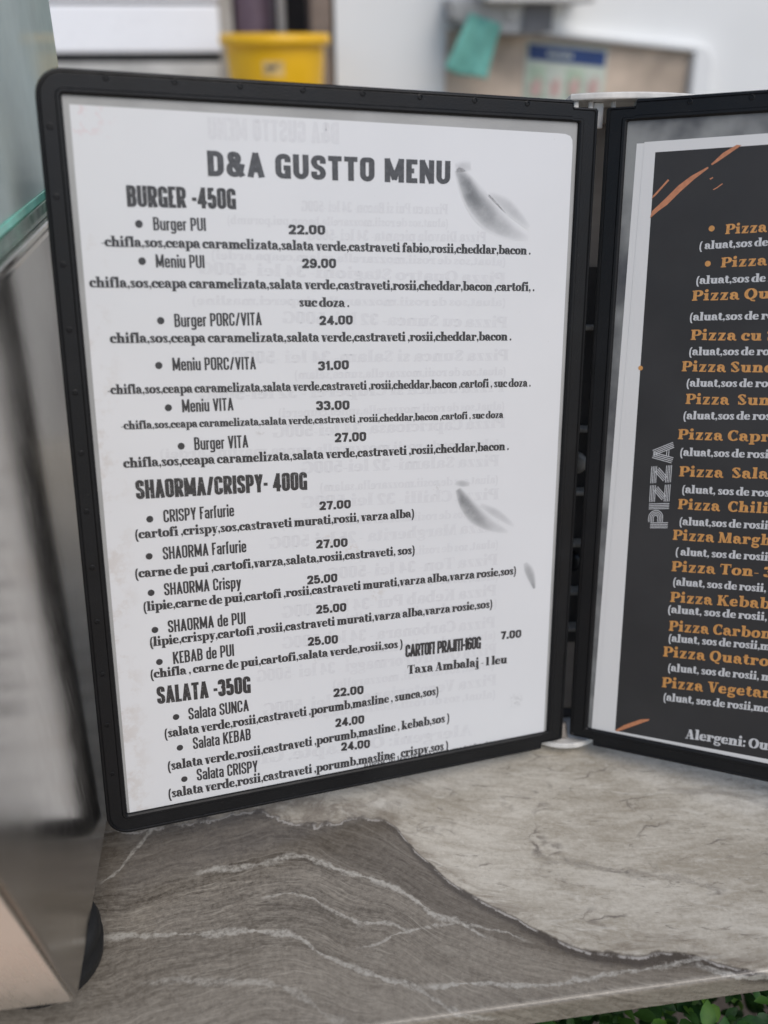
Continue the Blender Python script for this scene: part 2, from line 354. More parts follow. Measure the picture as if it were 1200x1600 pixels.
for i in range(15000):
    p = Vector((rn.uniform(-.12, .5), rn.uniform(-.06, .20), rn.uniform(-.03, .178)))
    a = rn.uniform(0, 6.28); d = Vector((math.cos(a), math.sin(a) - .3, rn.uniform(-.1, .8)))
    up = Vector((rn.uniform(-.4, .4), rn.uniform(-.7, .2), 1))
    ln = rn.uniform(.006, .0125); leaf(bm, p, d, up, ln, ln * rn.uniform(.5, .68), rn.random() ** 2, lay)
me = bpy.data.meshes.new('leaves'); bm.to_mesh(me); bm.free(); me.materials.append(LEAF); link('leaves', me, hedge)
bm = bmesh.new()
for i in range(60):
    x, y = rn.uniform(-.12, .5), rn.uniform(-.07, .07)
    bm_box(bm, x - .0015, x + .0015, y - .0015, y + .0015, -.75, rn.uniform(.02, .1))
bm_obj('twigs', bm, TWIG, hedge)

BY = 1.40                                           # face of the white wall behind the counter
wall = tag(empty('wall', (.8, BY, -.95)), 'white painted wall behind the menus with a brown tiled patch', 'wall')
box('plaster', -.73, 1.6, 0, .12, 0, 2.35, WALL, wall)
prism('tile_patch', [(.25 - .8, 1.12), (.672 - .8, 1.12), (.668 - .8, 1.263), (.40 - .8, 1.288), (.25 - .8, 1.298)], -.004, .02, TILE, wall, 'y')
prism('white_sill', [(.674 - .8, 1.12), (.71 - .8, 1.12), (.705 - .8, 1.255), (.692 - .8, 1.272), (.67 - .8, 1.277), (.40 - .8, 1.302), (.40 - .8, 1.2895), (.668 - .8, 1.2645)], -.022, .02, WALL, wall, 'y', bev=.004)

floor_back = structure(box('kitchen_floor', -3, 3, .7, 3, -.949, -.94, CAB))
bc = tag(empty('worktop', (-.3, 1.2, -.94)), 'pale grey kitchen worktop below the white appliance and yellow bucket', 'worktop')
box('top', -.75, .365, -.15, .55, 1.115, 1.14, GREYTOP, bc, bev=.003)
box('cupboard', -.75, .36, -.1, .5, 0, 1.113, CAB, bc)

# ------------------------------------------------------------------ lettering: pen strokes turned into flat print
def sup(nx, ny, a, b):
    d = math.hypot(a * nx, b * ny) or 1e-9
    return a * a * nx / d, b * b * ny / d
class Print:
    """collects strokes in letter units, then maps them on the page as one printed mesh"""
    def __init__(s): s.v = []; s.f = []; s.k = 0; s.g = 0
    def new(s): s.g ^= 1; s.k = 8 * s.g             # neighbours in a line lie a few microns apart
    def strip(s, pts, tx, ty, closed=False, z=None):
        n = len(pts)
        if n < 2: return
        z = s.k if z is None else z; s.k += 1
        base = len(s.v); m = n
        for i in range(n):
            if closed: a, b = pts[i - 1], pts[(i + 1) % n]
            else: a, b = pts[max(0, i - 1)], pts[min(n - 1, i + 1)]
            dx, dy = b[0] - a[0], b[1] - a[1]; L = math.hypot(dx, dy) or 1e-9
            ox, oy = sup(-dy / L, dx / L, tx / 2, ty / 2)
            s.v.append((pts[i][0] + ox, pts[i][1] + oy, z)); s.v.append((pts[i][0] - ox, pts[i][1] - oy, z))
        for i in range(n if closed else n - 1):
            j = (i + 1) % n
            s.f.append((base + 2 * i, base + 2 * i + 1, base + 2 * j + 1, base + 2 * j))
    def poly(s, pts):
        b = len(s.v); z = s.k; s.k += 1
        s.v += [(x, y, z) for x, y in pts]; s.f.append(tuple(range(b, b + len(pts))))
    def ell(s, cx, cy, rx, ry, n=14):
        s.poly([(cx + rx * math.cos(2 * math.pi * k / n), cy + ry * math.sin(2 * math.pi * k / n)) for k in range(n)])
    def rect(s, x0, y0, x1, y1): s.poly([(x0, y0), (x1, y0), (x1, y1), (x0, y1)])
def arc(cx, cy, rx, ry, a0, a1, n=None):
    n = n or max(4, int(abs(a1 - a0) / 16))
    return [(cx + rx * math.cos(R(a0 + (a1 - a0) * i / n)), cy + ry * math.sin(R(a0 + (a1 - a0) * i / n))) for i in range(n + 1)]
def rounded(pts, hw):
    """polyline with optional third value = rounding as a share of the half width"""
    out = []; n = len(pts)
    for i, p in enumerate(pts):
        r = p[2] if len(p) > 2 else 0
        if not r or i in (0, n - 1): out.append((p[0], p[1], r == 0)); continue
        a, b = pts[i - 1], pts[i + 1]
        la = math.hypot(a[0] - p[0], a[1] - p[1]); lb = math.hypot(b[0] - p[0], b[1] - p[1])
        d = min(r * hw, la * .5, lb * .5)
        q0 = (p[0] + (a[0] - p[0]) * d / la, p[1] + (a[1] - p[1]) * d / la); q1 = (p[0] + (b[0] - p[0]) * d / lb, p[1] + (b[1] - p[1]) * d / lb)
        for k in range(7):
            t = k / 6; u = 1 - t; kk = .55                    # cubic close to a circle
            c0 = (q0[0] + (p[0] - q0[0]) * kk, q0[1] + (p[1] - q0[1]) * kk); c1 = (q1[0] + (p[0] - q1[0]) * kk, q1[1] + (p[1] - q1[1]) * kk)
            out.append((u**3 * q0[0] + 3*u*u*t * c0[0] + 3*u*t*t * c1[0] + t**3 * q1[0], u**3 * q0[1] + 3*u*u*t * c0[1] + 3*u*t*t * c1[1] + t**3 * q1[1], False))
    return out
r_ = 1.0
OUTL = [(.5, 1), (1, 1, 1), (1, 0, 1), (0, 0, 1), (0, 1, 1), (.5, 1)]
SANS = {  # letter: (width factor, strokes)
 'A': (1.08, [[(0, 0), (.5, 1)], [(1, 0), (.5, 1)], [(.2, .26), (.8, .26)]]),
 'B': (1, [[(0, 0), (0, 1)], [(0, 1), (.96, 1, 1), (.96, .53, 1), (0, .53)], [(0, .53), (1, .53, 1), (1, 0, 1), (0, 0)]]),
 'C': (1, [[(1, .68), (1, 1, 1), (0, 1, 1), (0, 0, 1), (1, 0, 1), (1, .32)]]),
 'D': (1, [[(0, 0), (0, 1)], [(0, 1), (1, 1, 1), (1, 0, 1), (0, 0)]]),
 'E': (.8, [[(0, 0), (0, 1)], [(0, 1), (1, 1)], [(0, .52), (.9, .52)], [(0, 0), (1, 0)]]),
 'F': (.78, [[(0, 0), (0, 1)], [(0, 1), (1, 1)], [(0, .52), (.9, .52)]]),
 'G': (1, [[(1, .72), (1, 1, 1), (0, 1, 1), (0, 0, 1), (1, 0, 1), (1, .25)], [(1, .0), (1, .42)], [(1, .42), (.55, .42)]]),
 'H': (1.02, [[(0, 0), (0, 1)], [(1, 0), (1, 1)], [(0, .52), (1, .52)]]),
 'I': (0, [[(0, 0), (0, 1)]]),
 'J': (.75, [[(1, 1), (1, 0, 1), (0, 0, 1), (0, .3)]]),
 'K': (1.06, [[(0, 0), (0, 1)], [(1, 1), (.0, .36)], [(.34, .56), (1, 0)]]),
 'L': (.78, [[(0, 0), (0, 1)], [(0, 0), (1, 0)]]),
 'M': (1.36, [[(0, 0), (0, 1)], [(0, 1), (.5, .12)], [(.5, .12), (1, 1)], [(1, 0), (1, 1)]]),
 'N': (1.05, [[(0, 0), (0, 1)], [(0, 1), (1, 0)], [(1, 0), (1, 1)]]),
 'O': (1, [OUTL]), '0': (1, [OUTL]),
 'P': (.98, [[(0, 0), (0, 1)], [(0, 1), (1, 1, 1), (1, .43, 1), (0, .43)]]),
 'R': (1.02, [[(0, 0), (0, 1)], [(0, 1), (1, 1, 1), (1, .47, 1), (0, .47)], [(.5, .47), (1, 0)]]),
 'S': (.98, [[(1, .72), (1, 1, 1), (0, 1, 1), (0, .58, 1), (1, .42, 1), (1, 0, 1), (0, 0, 1), (0, .28)]]),
 'T': (.92, [[(.5, 0), (.5, 1)], [(0, 1), (1, 1)]]),
 'U': (1.02, [[(0, 1), (0, 0, 1), (1, 0, 1), (1, 1)]]),
 'V': (1.06, [[(0, 1), (.5, 0)], [(1, 1), (.5, 0)]]),
 'Y': (1.02, [[(0, 1), (.5, .42)], [(1, 1), (.5, .42)], [(.5, 0), (.5, .45)]]),
 'Z': (.9, [[(0, 1), (1, 1)], [(1, 1), (0, 0)], [(0, 0), (1, 0)]]),
 '/': (.85, [[(0, 0), (1, 1)]]), '-': (.5, [[(0, .42), (1, .42)]]),
 '&': (1.15, [[(1, 0), (.2, .68)], [(.2, .68), (.12, .8, .4), (.12, 1, .8), (.72, 1, .8), (.72, .64, .6), (.36, .53)], [(.36, .53), (0, .42, .6), (0, 0, 1), (.8, 0, .9), (1, .42)]]),
 '1': (.55, [[(1, 0), (1, 1)], [(1, 1), (0, .8)]]),
 '2': (.95, [[(0, .7), (0, 1, 1), (1, 1, 1), (1, .56, .8), (0, 0)], [(0, 0), (1, 0)]]),
 '3': (.95, [[(0, .76), (0, 1, 1), (.97, 1, 1), (.97, .53, 1), (.35, .53)], [(.35, .53), (1, .53, 1), (1, 0, 1), (0, 0, 1), (0, .24)]]),
 '4': (1.05, [[(.74, 0), (.74, 1)], [(.74, 1), (0, .24)], [(0, .24), (1, .24)]]),
 '5': (.96, [[(.92, 1), (.06, 1)], [(.06, 1), (.03, .5)], [(.03, .5), (.2, .6, .5), (1, .62, 1), (1, 0, 1), (0, 0, 1), (0, .24)]]),
 '6': (1, [[(1, .76), (1, 1, 1), (0, 1, 1), (0, 0, 1), (1, 0, 1), (1, .57, 1), (0, .57, .6), (0, .4)]]),
 '7': (.92, [[(0, 1), (1, 1)], [(1, 1), (.36, 0)]]),
 '8': (1, [[(.5, 1), (.95, 1, 1), (.95, .54, 1), (.05, .54, 1), (.05, 1, 1), (.5, 1)], [(.5, .54), (1, .54, 1), (1, 0, 1), (0, 0, 1), (0, .54, 1), (.5, .54)]]),
 '9': (1, [[(0, .24), (0, 0, 1), (1, 0, 1), (1, 1, 1), (0, 1, 1), (0, .43, 1), (1, .43, .6), (1, .6)]]),
 # lower case: y 0..1 is the x-height, 2 the ascender, -1 the descender
 'a': (.9, [[(0, .78), (0, 1, .9), (1, 1, .9), (1, 0)], [(1, .56), (0, .56, .9), (0, 0, .9), (1, .02)]]),
 'b': (.92, [[(0, 0), (0, 2)], OUTL]), 'd': (.92, [[(1, 0), (1, 2)], OUTL]), 'o': (.92, [OUTL]),
 'c': (.88, [[(1, .7), (1, 1, .9), (0, 1, .9), (0, 0, .9), (1, 0, .9), (1, .3)]]),
 'e': (.9, [[(0, .5), (1, .5)], [(1, .5), (1, 1, .9), (0, 1, .9), (0, 0, .9), (1, 0, .9), (1, .26)]]),
 'f': (.5, [[(0, 0), (0, 2, .9), (1, 2)], [(-.6, 1), (.9, 1)]]),
 'g': (.92, [OUTL, [(1, 1), (1, -1, .9), (0, -1, .9), (0, -.7)]]),
 'i': (0, [[(0, 0), (0, 1)], [(0, 1.6), (0, 2.0)]]), 'l': (0, [[(0, 0), (0, 2)]]),
 'm': (1.5, [[(0, 0), (0, 1)], [(0, .7), (0, 1, .5), (.5, 1, .5), (.5, 0)], [(.5, .7), (.5, 1, .5), (1, 1, .5), (1, 0)]]),
 'h': (.92, [[(0, 0), (0, 2)], [(0, .7), (0, 1, .9), (1, 1, .9), (1, 0)]]), 'x': (.9, [[(0, 1), (1, 0)], [(0, 0), (1, 1)]]), 'v': (.92, [[(0, 1), (.5, 0)], [(1, 1), (.5, 0)]]),
 'n': (.92, [[(0, 0), (0, 1)], [(0, .7), (0, 1, .9), (1, 1, .9), (1, 0)]]),
 'p': (.92, [[(0, -1), (0, 1)], OUTL]), 'r': (.6, [[(0, 0), (0, 1)], [(0, .6), (0, 1, .9), (1, 1)]]),
 's': (.86, [[(1, .74), (1, 1, .9), (0, 1, .9), (0, .56, .9), (1, .44, .9), (1, 0, .9), (0, 0, .9), (0, .26)]]),
 't': (.5, [[(0, 1.6), (0, 0, .9), (1, 0)], [(-.6, 1), (1, 1)]]),
 'u': (.92, [[(0, 1), (0, 0, .9), (1, 0, .9), (1, .4)], [(1, 0), (1, 1)]]),
 'y': (.92, [[(0, 1), (.5, 0)], [(1, 1), (.5, 0)], [(.5, 0), (.3, -1, .5), (-.1, -1)]]),
}
def sans(P, txt, W, tx, ty, xh=.72, gap=.09, lines=0):
    """condensed sans; W body width of an O in cap heights; returns the set width"""
    x = 0
    for ch in txt:
        if ch == ' ': x += W * .55; continue
        if ch in '.,': P.new(); P.rect(x, 0, x + tx * 1.02, ty * 1.15); x += tx + gap; continue
        if ch in ':*': P.ell(x + tx / 2, .2, tx / 2, ty / 2); P.ell(x + tx / 2, .75, tx / 2, ty / 2); x += tx + gap; continue
        if ch in '()': x += gap; continue
        wf, st = SANS[ch]; Wd = max(W * wf, tx); low = ch.islower(); P.new()
        def my(v):
            if not low: return ty / 2 + v * (1 - ty)
            if v <= 0: return ty / 2 + v * .24
            if v <= 1: return ty / 2 + v * (xh - ty)
            return xh - ty / 2 + (v - 1) * (1 - xh)
        hw = max((Wd - tx) / 2, .001)
        for s_ in st:
            q = [(x + tx / 2 + p[0] * 2 * hw, my(p[1]), *p[2:]) for p in s_]
            closed = s_ is OUTL
            pts = rounded(q, hw)
            if closed: P.strip([p[:2] for p in pts[1:-1]], tx, ty, True); continue
            # straight ends: lengthen axis-aligned ends by half a pen so that corners are full
            P2 = [list(p[:2]) for p in pts]
            for e, i in ((0, 1), (-1, -2)):
                dx, dy = P2[e][0] - P2[i][0], P2[e][1] - P2[i][1]
                o_ = s_[0 if e == 0 else -1]
                if abs(dx) < 1e-4 and dy: P2[e][1] += math.copysign(ty / 2 if o_[1] in (0, 1, 2, -1) else ty * .05, dy)
                elif abs(dy) < 1e-4 and dx: P2[e][0] += math.copysign(tx / 2 * .96 if o_[0] in (0, 1) else 0, dx)
                else:
                    L = math.hypot(dx, dy); P2[e][0] += dx / L * ty * .25; P2[e][1] += dy / L * ty * .45
            # split at sharp inner corners
            run = [P2[0]]
            for i in range(1, len(P2)):
                run.append(P2[i])
            P.strip(run, tx, ty)
        x += Wd + gap
    return x - gap

SW, TH = .44, .10                                   # didone stem and hairline, in x-heights
def didone(P, txt, SW=.49, TH=.11, gap=-.04):
    x = 0
    H = TH / 2
    for ch in txt:
        P.new()
        def A(cx, cy, rx, ry, a0, a1, tx=SW, ty=TH): P.strip(arc(x + cx, cy, rx, ry, a0, a1), tx, ty)
        def st(cx, y0, y1, foot=1, head=0):
            P.rect(x + cx - SW / 2, y0, x + cx + SW / 2, y1)
            if foot: P.rect(x + cx - SW / 2 - .12, y0, x + cx + SW / 2 + .12, y0 + TH)
            if head == 1: P.poly([(x + cx - SW / 2 - .14, y1), (x + cx - SW / 2 - .14, y1 - TH), (x + cx - SW / 2 + .02, y1 - TH * 1.3), (x + cx - SW / 2 + .02, y1)])
            if head == 2: P.rect(x + cx - SW / 2 - .12, y1 - TH, x + cx + SW / 2 + .12, y1)
        def dg(x0, y0, x1, y1, w):
            P.poly([(x + x0 - w / 2, y0), (x + x0 + w / 2, y0), (x + x1 + w / 2, y1), (x + x1 - w / 2, y1)])
        def hb(x0, x1, y, h=TH): P.rect(x + x0, y - h / 2, x + x1, y + h / 2)
        def ball(cx, cy, r=.17): P.ell(x + cx, cy, r, r)
        k = SW / 2
        if ch == ' ': w = .42
        elif ch == 'i': st(.38, 0, 1, 1, 1); ball(.36, 1.34, .22); w = .76
        elif ch == 'l': st(.38, 0, 1.52, 1, 1); w = .76
        elif ch == 'n': st(.38, 0, 1, 1, 1); A(.74, .68, .29, .27, 170, 0); st(1.03, 0, .7); w = 1.42
        elif ch == 'h': st(.38, 0, 1.52, 1, 1); A(.74, .68, .29, .27, 170, 0); st(1.03, 0, .7); w = 1.42
        elif ch == 'm': st(.38, 0, 1, 1, 1); A(.74, .68, .29, .27, 170, 0); st(1.03, 0, .7); A(1.39, .68, .29, .27, 170, 0); st(1.68, 0, .7); w = 2.06
        elif ch == 'u': st(.38, .3, 1, 0, 1); A(.67, .32, .29, .27, 180, 350); st(1.03, 0, 1, 1, 1); w = 1.4
        elif ch == 'r': st(.38, 0, 1, 1, 1); A(.78, .66, .22, .28, 170, 60, TH, TH); ball(.92, .78, .2); w = 1.12
        elif ch == 'a':
            ball(.28, .74, .2); A(.5, .66, .33, .29, 160, 0, SW * .8, .2); P.rect(x + .83 - k * .9, .1, x + .83 + k * .9, .68)
            A(.52, .3, .28, .25, 85, 290, SW * .9, TH); P.strip([(x + .5, .55), (x + .85, .58)], TH, TH * 1.4); A(1.04, .2, .16, .15, 200, 330, TH, TH * 1.3); w = 1.2
        elif ch == 'c': A(.6, .5, .38, .45, 40, 320); ball(.86, .7, .19); w = 1.06
        elif ch == 'e': A(.6, .5, .38, .45, 90, 325); A(.62, .5, .3, .45, 90, 0, SW * .62, TH); hb(.25, 1.02, .52); w = 1.12
        elif ch == 'o': P.strip(arc(x + .62, .5, .4, .45, 0, 342, 20), SW, TH, True); w = 1.24
        elif ch == 's':
            A(.47, .73, .26, .22, 15, 200, SW * .7, TH); P.strip([(x + .32, .68), (x + .5, .53), (x + .66, .36)], SW * .62, SW * .8)
            A(.5, .27, .26, .22, 20, -165, SW * .7, TH); P.rect(x + .68, .62, x + .78, .98); P.rect(x + .16, .02, x + .26, .36); w = .94
        elif ch == 't': st(.38, .2, 1.3, 0); hb(.02, .78, .95); A(.6, .22, .2, .17, 180, 350, SW * .6, TH); w = .86
        elif ch == 'f': st(.38, 0, 1.15); A(.66, 1.18, .28, .29, 180, 50, SW * .8, TH); ball(.84, 1.32, .18); hb(.04, .8, .95); w = .9
        elif ch == 'd': A(.58, .5, .38, .45, 62, 298); st(.98, 0, 1.52, 0, 1); P.rect(x + 1.15, 0, x + 1.32, TH); w = 1.36
        elif ch == 'b': st(.38, .04, 1.52, 0, 1); A(.76, .5, .38, .45, -118, 118); w = 1.36
        elif ch == 'p': st(.38, -.46, 1, 1, 1); A(.76, .5, .38, .45, -118, 118); w = 1.36
        elif ch == 'g':
            P.strip(arc(x + .54, .66, .29, .29, 0, 340, 18), SW * .9, TH, True); A(.5, .2, .3, .12, 130, 270, SW * .5, TH)
            P.strip(arc(x + .58, -.17, .4, .2, 0, 340, 18), SW * .62, TH * 1.3, True); ball(1.02, .9, .13); w = 1.16
        elif ch == 'v': dg(.34, 1, .6, 0, SW); dg(.96, 1, .66, 0, TH); hb(.02, .66, .95); hb(.78, 1.16, .95); w = 1.14
        elif ch == 'y': dg(.34, 1, .6, 0, SW); dg(.96, 1, .52, -.4, TH); hb(.02, .66, .95); hb(.78, 1.16, .95); ball(.34, -.34, .17); w = 1.14
        elif ch == 'x': dg(.36, 1, .84, 0, SW); dg(.9, 1, .26, 0, TH); hb(.04, .66, .95); hb(.72, 1.12, .95); hb(.04, .46, .05); hb(.5, 1.16, .05); w = 1.2
        elif ch == 'z': hb(.12, .98, .95); dg(.76, .97, .32, .03, SW); hb(.1, 1.0, .05); P.rect(x + .1, .66, x + .18, .98); P.rect(x + .92, .02, x + 1.0, .36); w = 1.1
        elif ch == 'k': st(.38, 0, 1.52, 1, 1); dg(.98, .97, .5, .42, TH); dg(.66, .62, 1.08, 0, SW); hb(.78, 1.2, .95); hb(.8, 1.38, .05); w = 1.38
        elif ch == 'j': st(.4, -.2, 1, 0, 1); A(.3, -.2, .27, .24, 0, -150, SW * .8, TH); ball(.38, 1.34, .22); w = .74
        elif ch == ',': ball(.26, .17, .18); P.poly([(x + .44, .17), (x + .4, -.06), (x + .2, -.26), (x + .16, -.22), (x + .3, -.02)]); w = .5
        elif ch == '.': ball(.26, .17, .18); w = .5
        elif ch == ':': ball(.26, .17, .18); ball(.26, .82, .18); w = .52
        elif ch == '-': hb(.06, .56, .44, .09); w = .62
        elif ch == '(': A(.62, .5, .4, .98, 105, 255, SW * .62, .05); w = .66
        elif ch == ')': A(.06, .5, .4, .98, 75, -75, SW * .62, .05); w = .66
        elif ch == 'T': st(.72, 0, 1.42); hb(.04, 1.4, 1.37); P.rect(x + .04, 1.0, x + .13, 1.4); P.rect(x + 1.31, 1.0, x + 1.4, 1.4); w = 1.44
        elif ch == 'A': dg(.72, 1.42, 1.12, 0, SW); dg(.66, 1.42, .26, 0, TH); hb(.4, 1.0, .44); hb(.06, .5, .05); hb(.78, 1.44, .05); w = 1.5
        elif ch == 'P': st(.42, 0, 1.42, 1, 2); A(.84, 1.02, .36, .36, 118, -118); hb(.4, .7, 1.37); hb(.4, .7, .66); w = 1.38
        elif ch == 'O': P.strip(arc(x + .78, .71, .54, .67, 0, 342, 22), SW, TH, True); w = 1.56
        elif ch == 'Q': P.strip(arc(x + .78, .71, .54, .67, 0, 342, 22), SW, TH, True); P.strip([(x + .7, .12), (x + .95, -.2), (x + 1.35, -.26)], SW * .5, SW * .5); w = 1.58
        elif ch == 'S': A(.58, 1.06, .36, .31, 15, 200, SW * .8, TH); P.strip([(x + .34, 1.0), (x + .6, .74), (x + .86, .48)], SW * .8, SW); A(.64, .37, .36, .31, 20, -165, SW * .8, TH); P.rect(x + .9, .95, x + 1.0, 1.4); P.rect(x + .16, .02, x + .26, .48); w = 1.22
        elif ch == 'C': A(.76, .71, .52, .67, 42, 318); P.rect(x + 1.1, .9, x + 1.2, 1.4); P.rect(x + 1.1, .04, x + 1.2, .4); w = 1.34
        elif ch == 'G': A(.76, .71, .52, .67, 42, 300); P.rect(x + 1.1, .95, x + 1.2, 1.4); st(1.14, .04, .6, 0, 2); w = 1.5
        elif ch == 'M': st(.24, 0, 1.42, 1, 1) if 0 else P.rect(x + .2, 0, x + .2 + TH * 1.4, 1.42); dg(.36, 1.42, .92, 0, SW); dg(1.36, 1.42, .96, 0, TH); st(1.5, 0, 1.42, 1, 1); hb(.04, .46, .05); hb(.04, .4, 1.37); w = 1.88
        elif ch == 'K': st(.42, 0, 1.42, 1, 2); dg(1.2, 1.4, .55, .62, TH); dg(.78, .9, 1.26, 0, SW); hb(.95, 1.46, 1.37); hb(.95, 1.62, .05); w = 1.62
        elif ch == 'V': dg(.4, 1.42, .78, 0, SW); dg(1.22, 1.42, .84, 0, TH); hb(.04, .8, 1.37); hb(1.0, 1.46, 1.37); w = 1.44
        elif ch == 'D': st(.42, 0, 1.42, 1, 2); A(.7, .71, .52, .66, 90, -90); w = 1.44
        elif ch == 'F': st(.42, 0, 1.42, 1, 2); hb(.4, 1.16, 1.37); hb(.4, .95, .74); P.rect(x + 1.06, 1.0, x + 1.16, 1.42); P.rect(x + .88, .52, x + .97, .95); w = 1.22
        elif ch == 'L': st(.42, 0, 1.42, 1, 2); hb(.4, 1.16, .05); P.rect(x + 1.06, 0, x + 1.16, .46); w = 1.22
        elif ch == 'B': st(.42, 0, 1.42, 1, 2); A(.82, 1.06, .32, .31, 118, -118); A(.86, .38, .36, .33, 118, -118); hb(.4, .72, 1.37); hb(.4, .75, .74); hb(.4, .75, .05); w = 1.42
        elif ch == '1': st(.4, 0, 1.42, 1, 1); w = .82
        elif ch in '023456789':
            Q = Print(); ww = sans(Q, ch, .72, .3, .1, gap=0)
            b = len(P.v); P.v += [(x + .06 + a * 1.42, c * 1.42, d) for a, c, d in Q.v]; P.f += [tuple(i + b for i in f) for f in Q.f]; w = ww * 1.42 + .12
        else: raise KeyError(ch)
        x += w + gap
    return x - gap

STY = {'title': dict(W=.64, tx=.25, ty=.205, gap=.1), 'head': dict(W=.44, tx=.2, ty=.16, gap=.03),
       'item': dict(W=.42, tx=.15, ty=.125, gap=.05), 'price': dict(W=.78, tx=.29, ty=.23, gap=.07),
       'tight': dict(W=.46, tx=.2, ty=.17, gap=-.03), 'tiny': dict(W=.8, tx=.2, ty=.16, gap=.14)}
def write(name, kind, txt, x0, y0, x1, y1, h, mat, parent, z, step=7e-6):
    """one printed line on a page; the part before | spans (x0,y0)-(x1,y1) in millimetres, h is the letter height"""
    fit = txt.split('|')[0]; full = txt.replace('|', '')
    P = Print(); Q = Print()
    if kind in STY: wd = sans(Q, fit, **STY[kind]); sans(P, full, **STY[kind])
    else:
        kw = {'orange': dict(SW=.42, TH=.17, gap=.05), 'white': dict(SW=.45, TH=.12)}.get(kind, {})
        wd = didone(Q, fit, **kw); didone(P, full, **kw)
    dx, dy = (x1 - x0) / wd, (y1 - y0) / wd
    vs = [((x0 + a * dx) / 1000, (y0 + a * dy + b * h) / 1000, z + step * c) for a, b, c in P.v]
    fs = P.f if x1 > x0 else [f[::-1] for f in P.f]
    fs2 = []
    for f in fs:                                    # keep every face towards the reader
        ar = sum(vs[f[i]][0] * vs[f[(i + 1) % len(f)]][1] - vs[f[(i + 1) % len(f)]][0] * vs[f[i]][1] for i in range(len(f)))
        fs2.append(f if ar > 0 else f[::-1])
    return mesh_obj(name, vs, fs2, mat, parent)

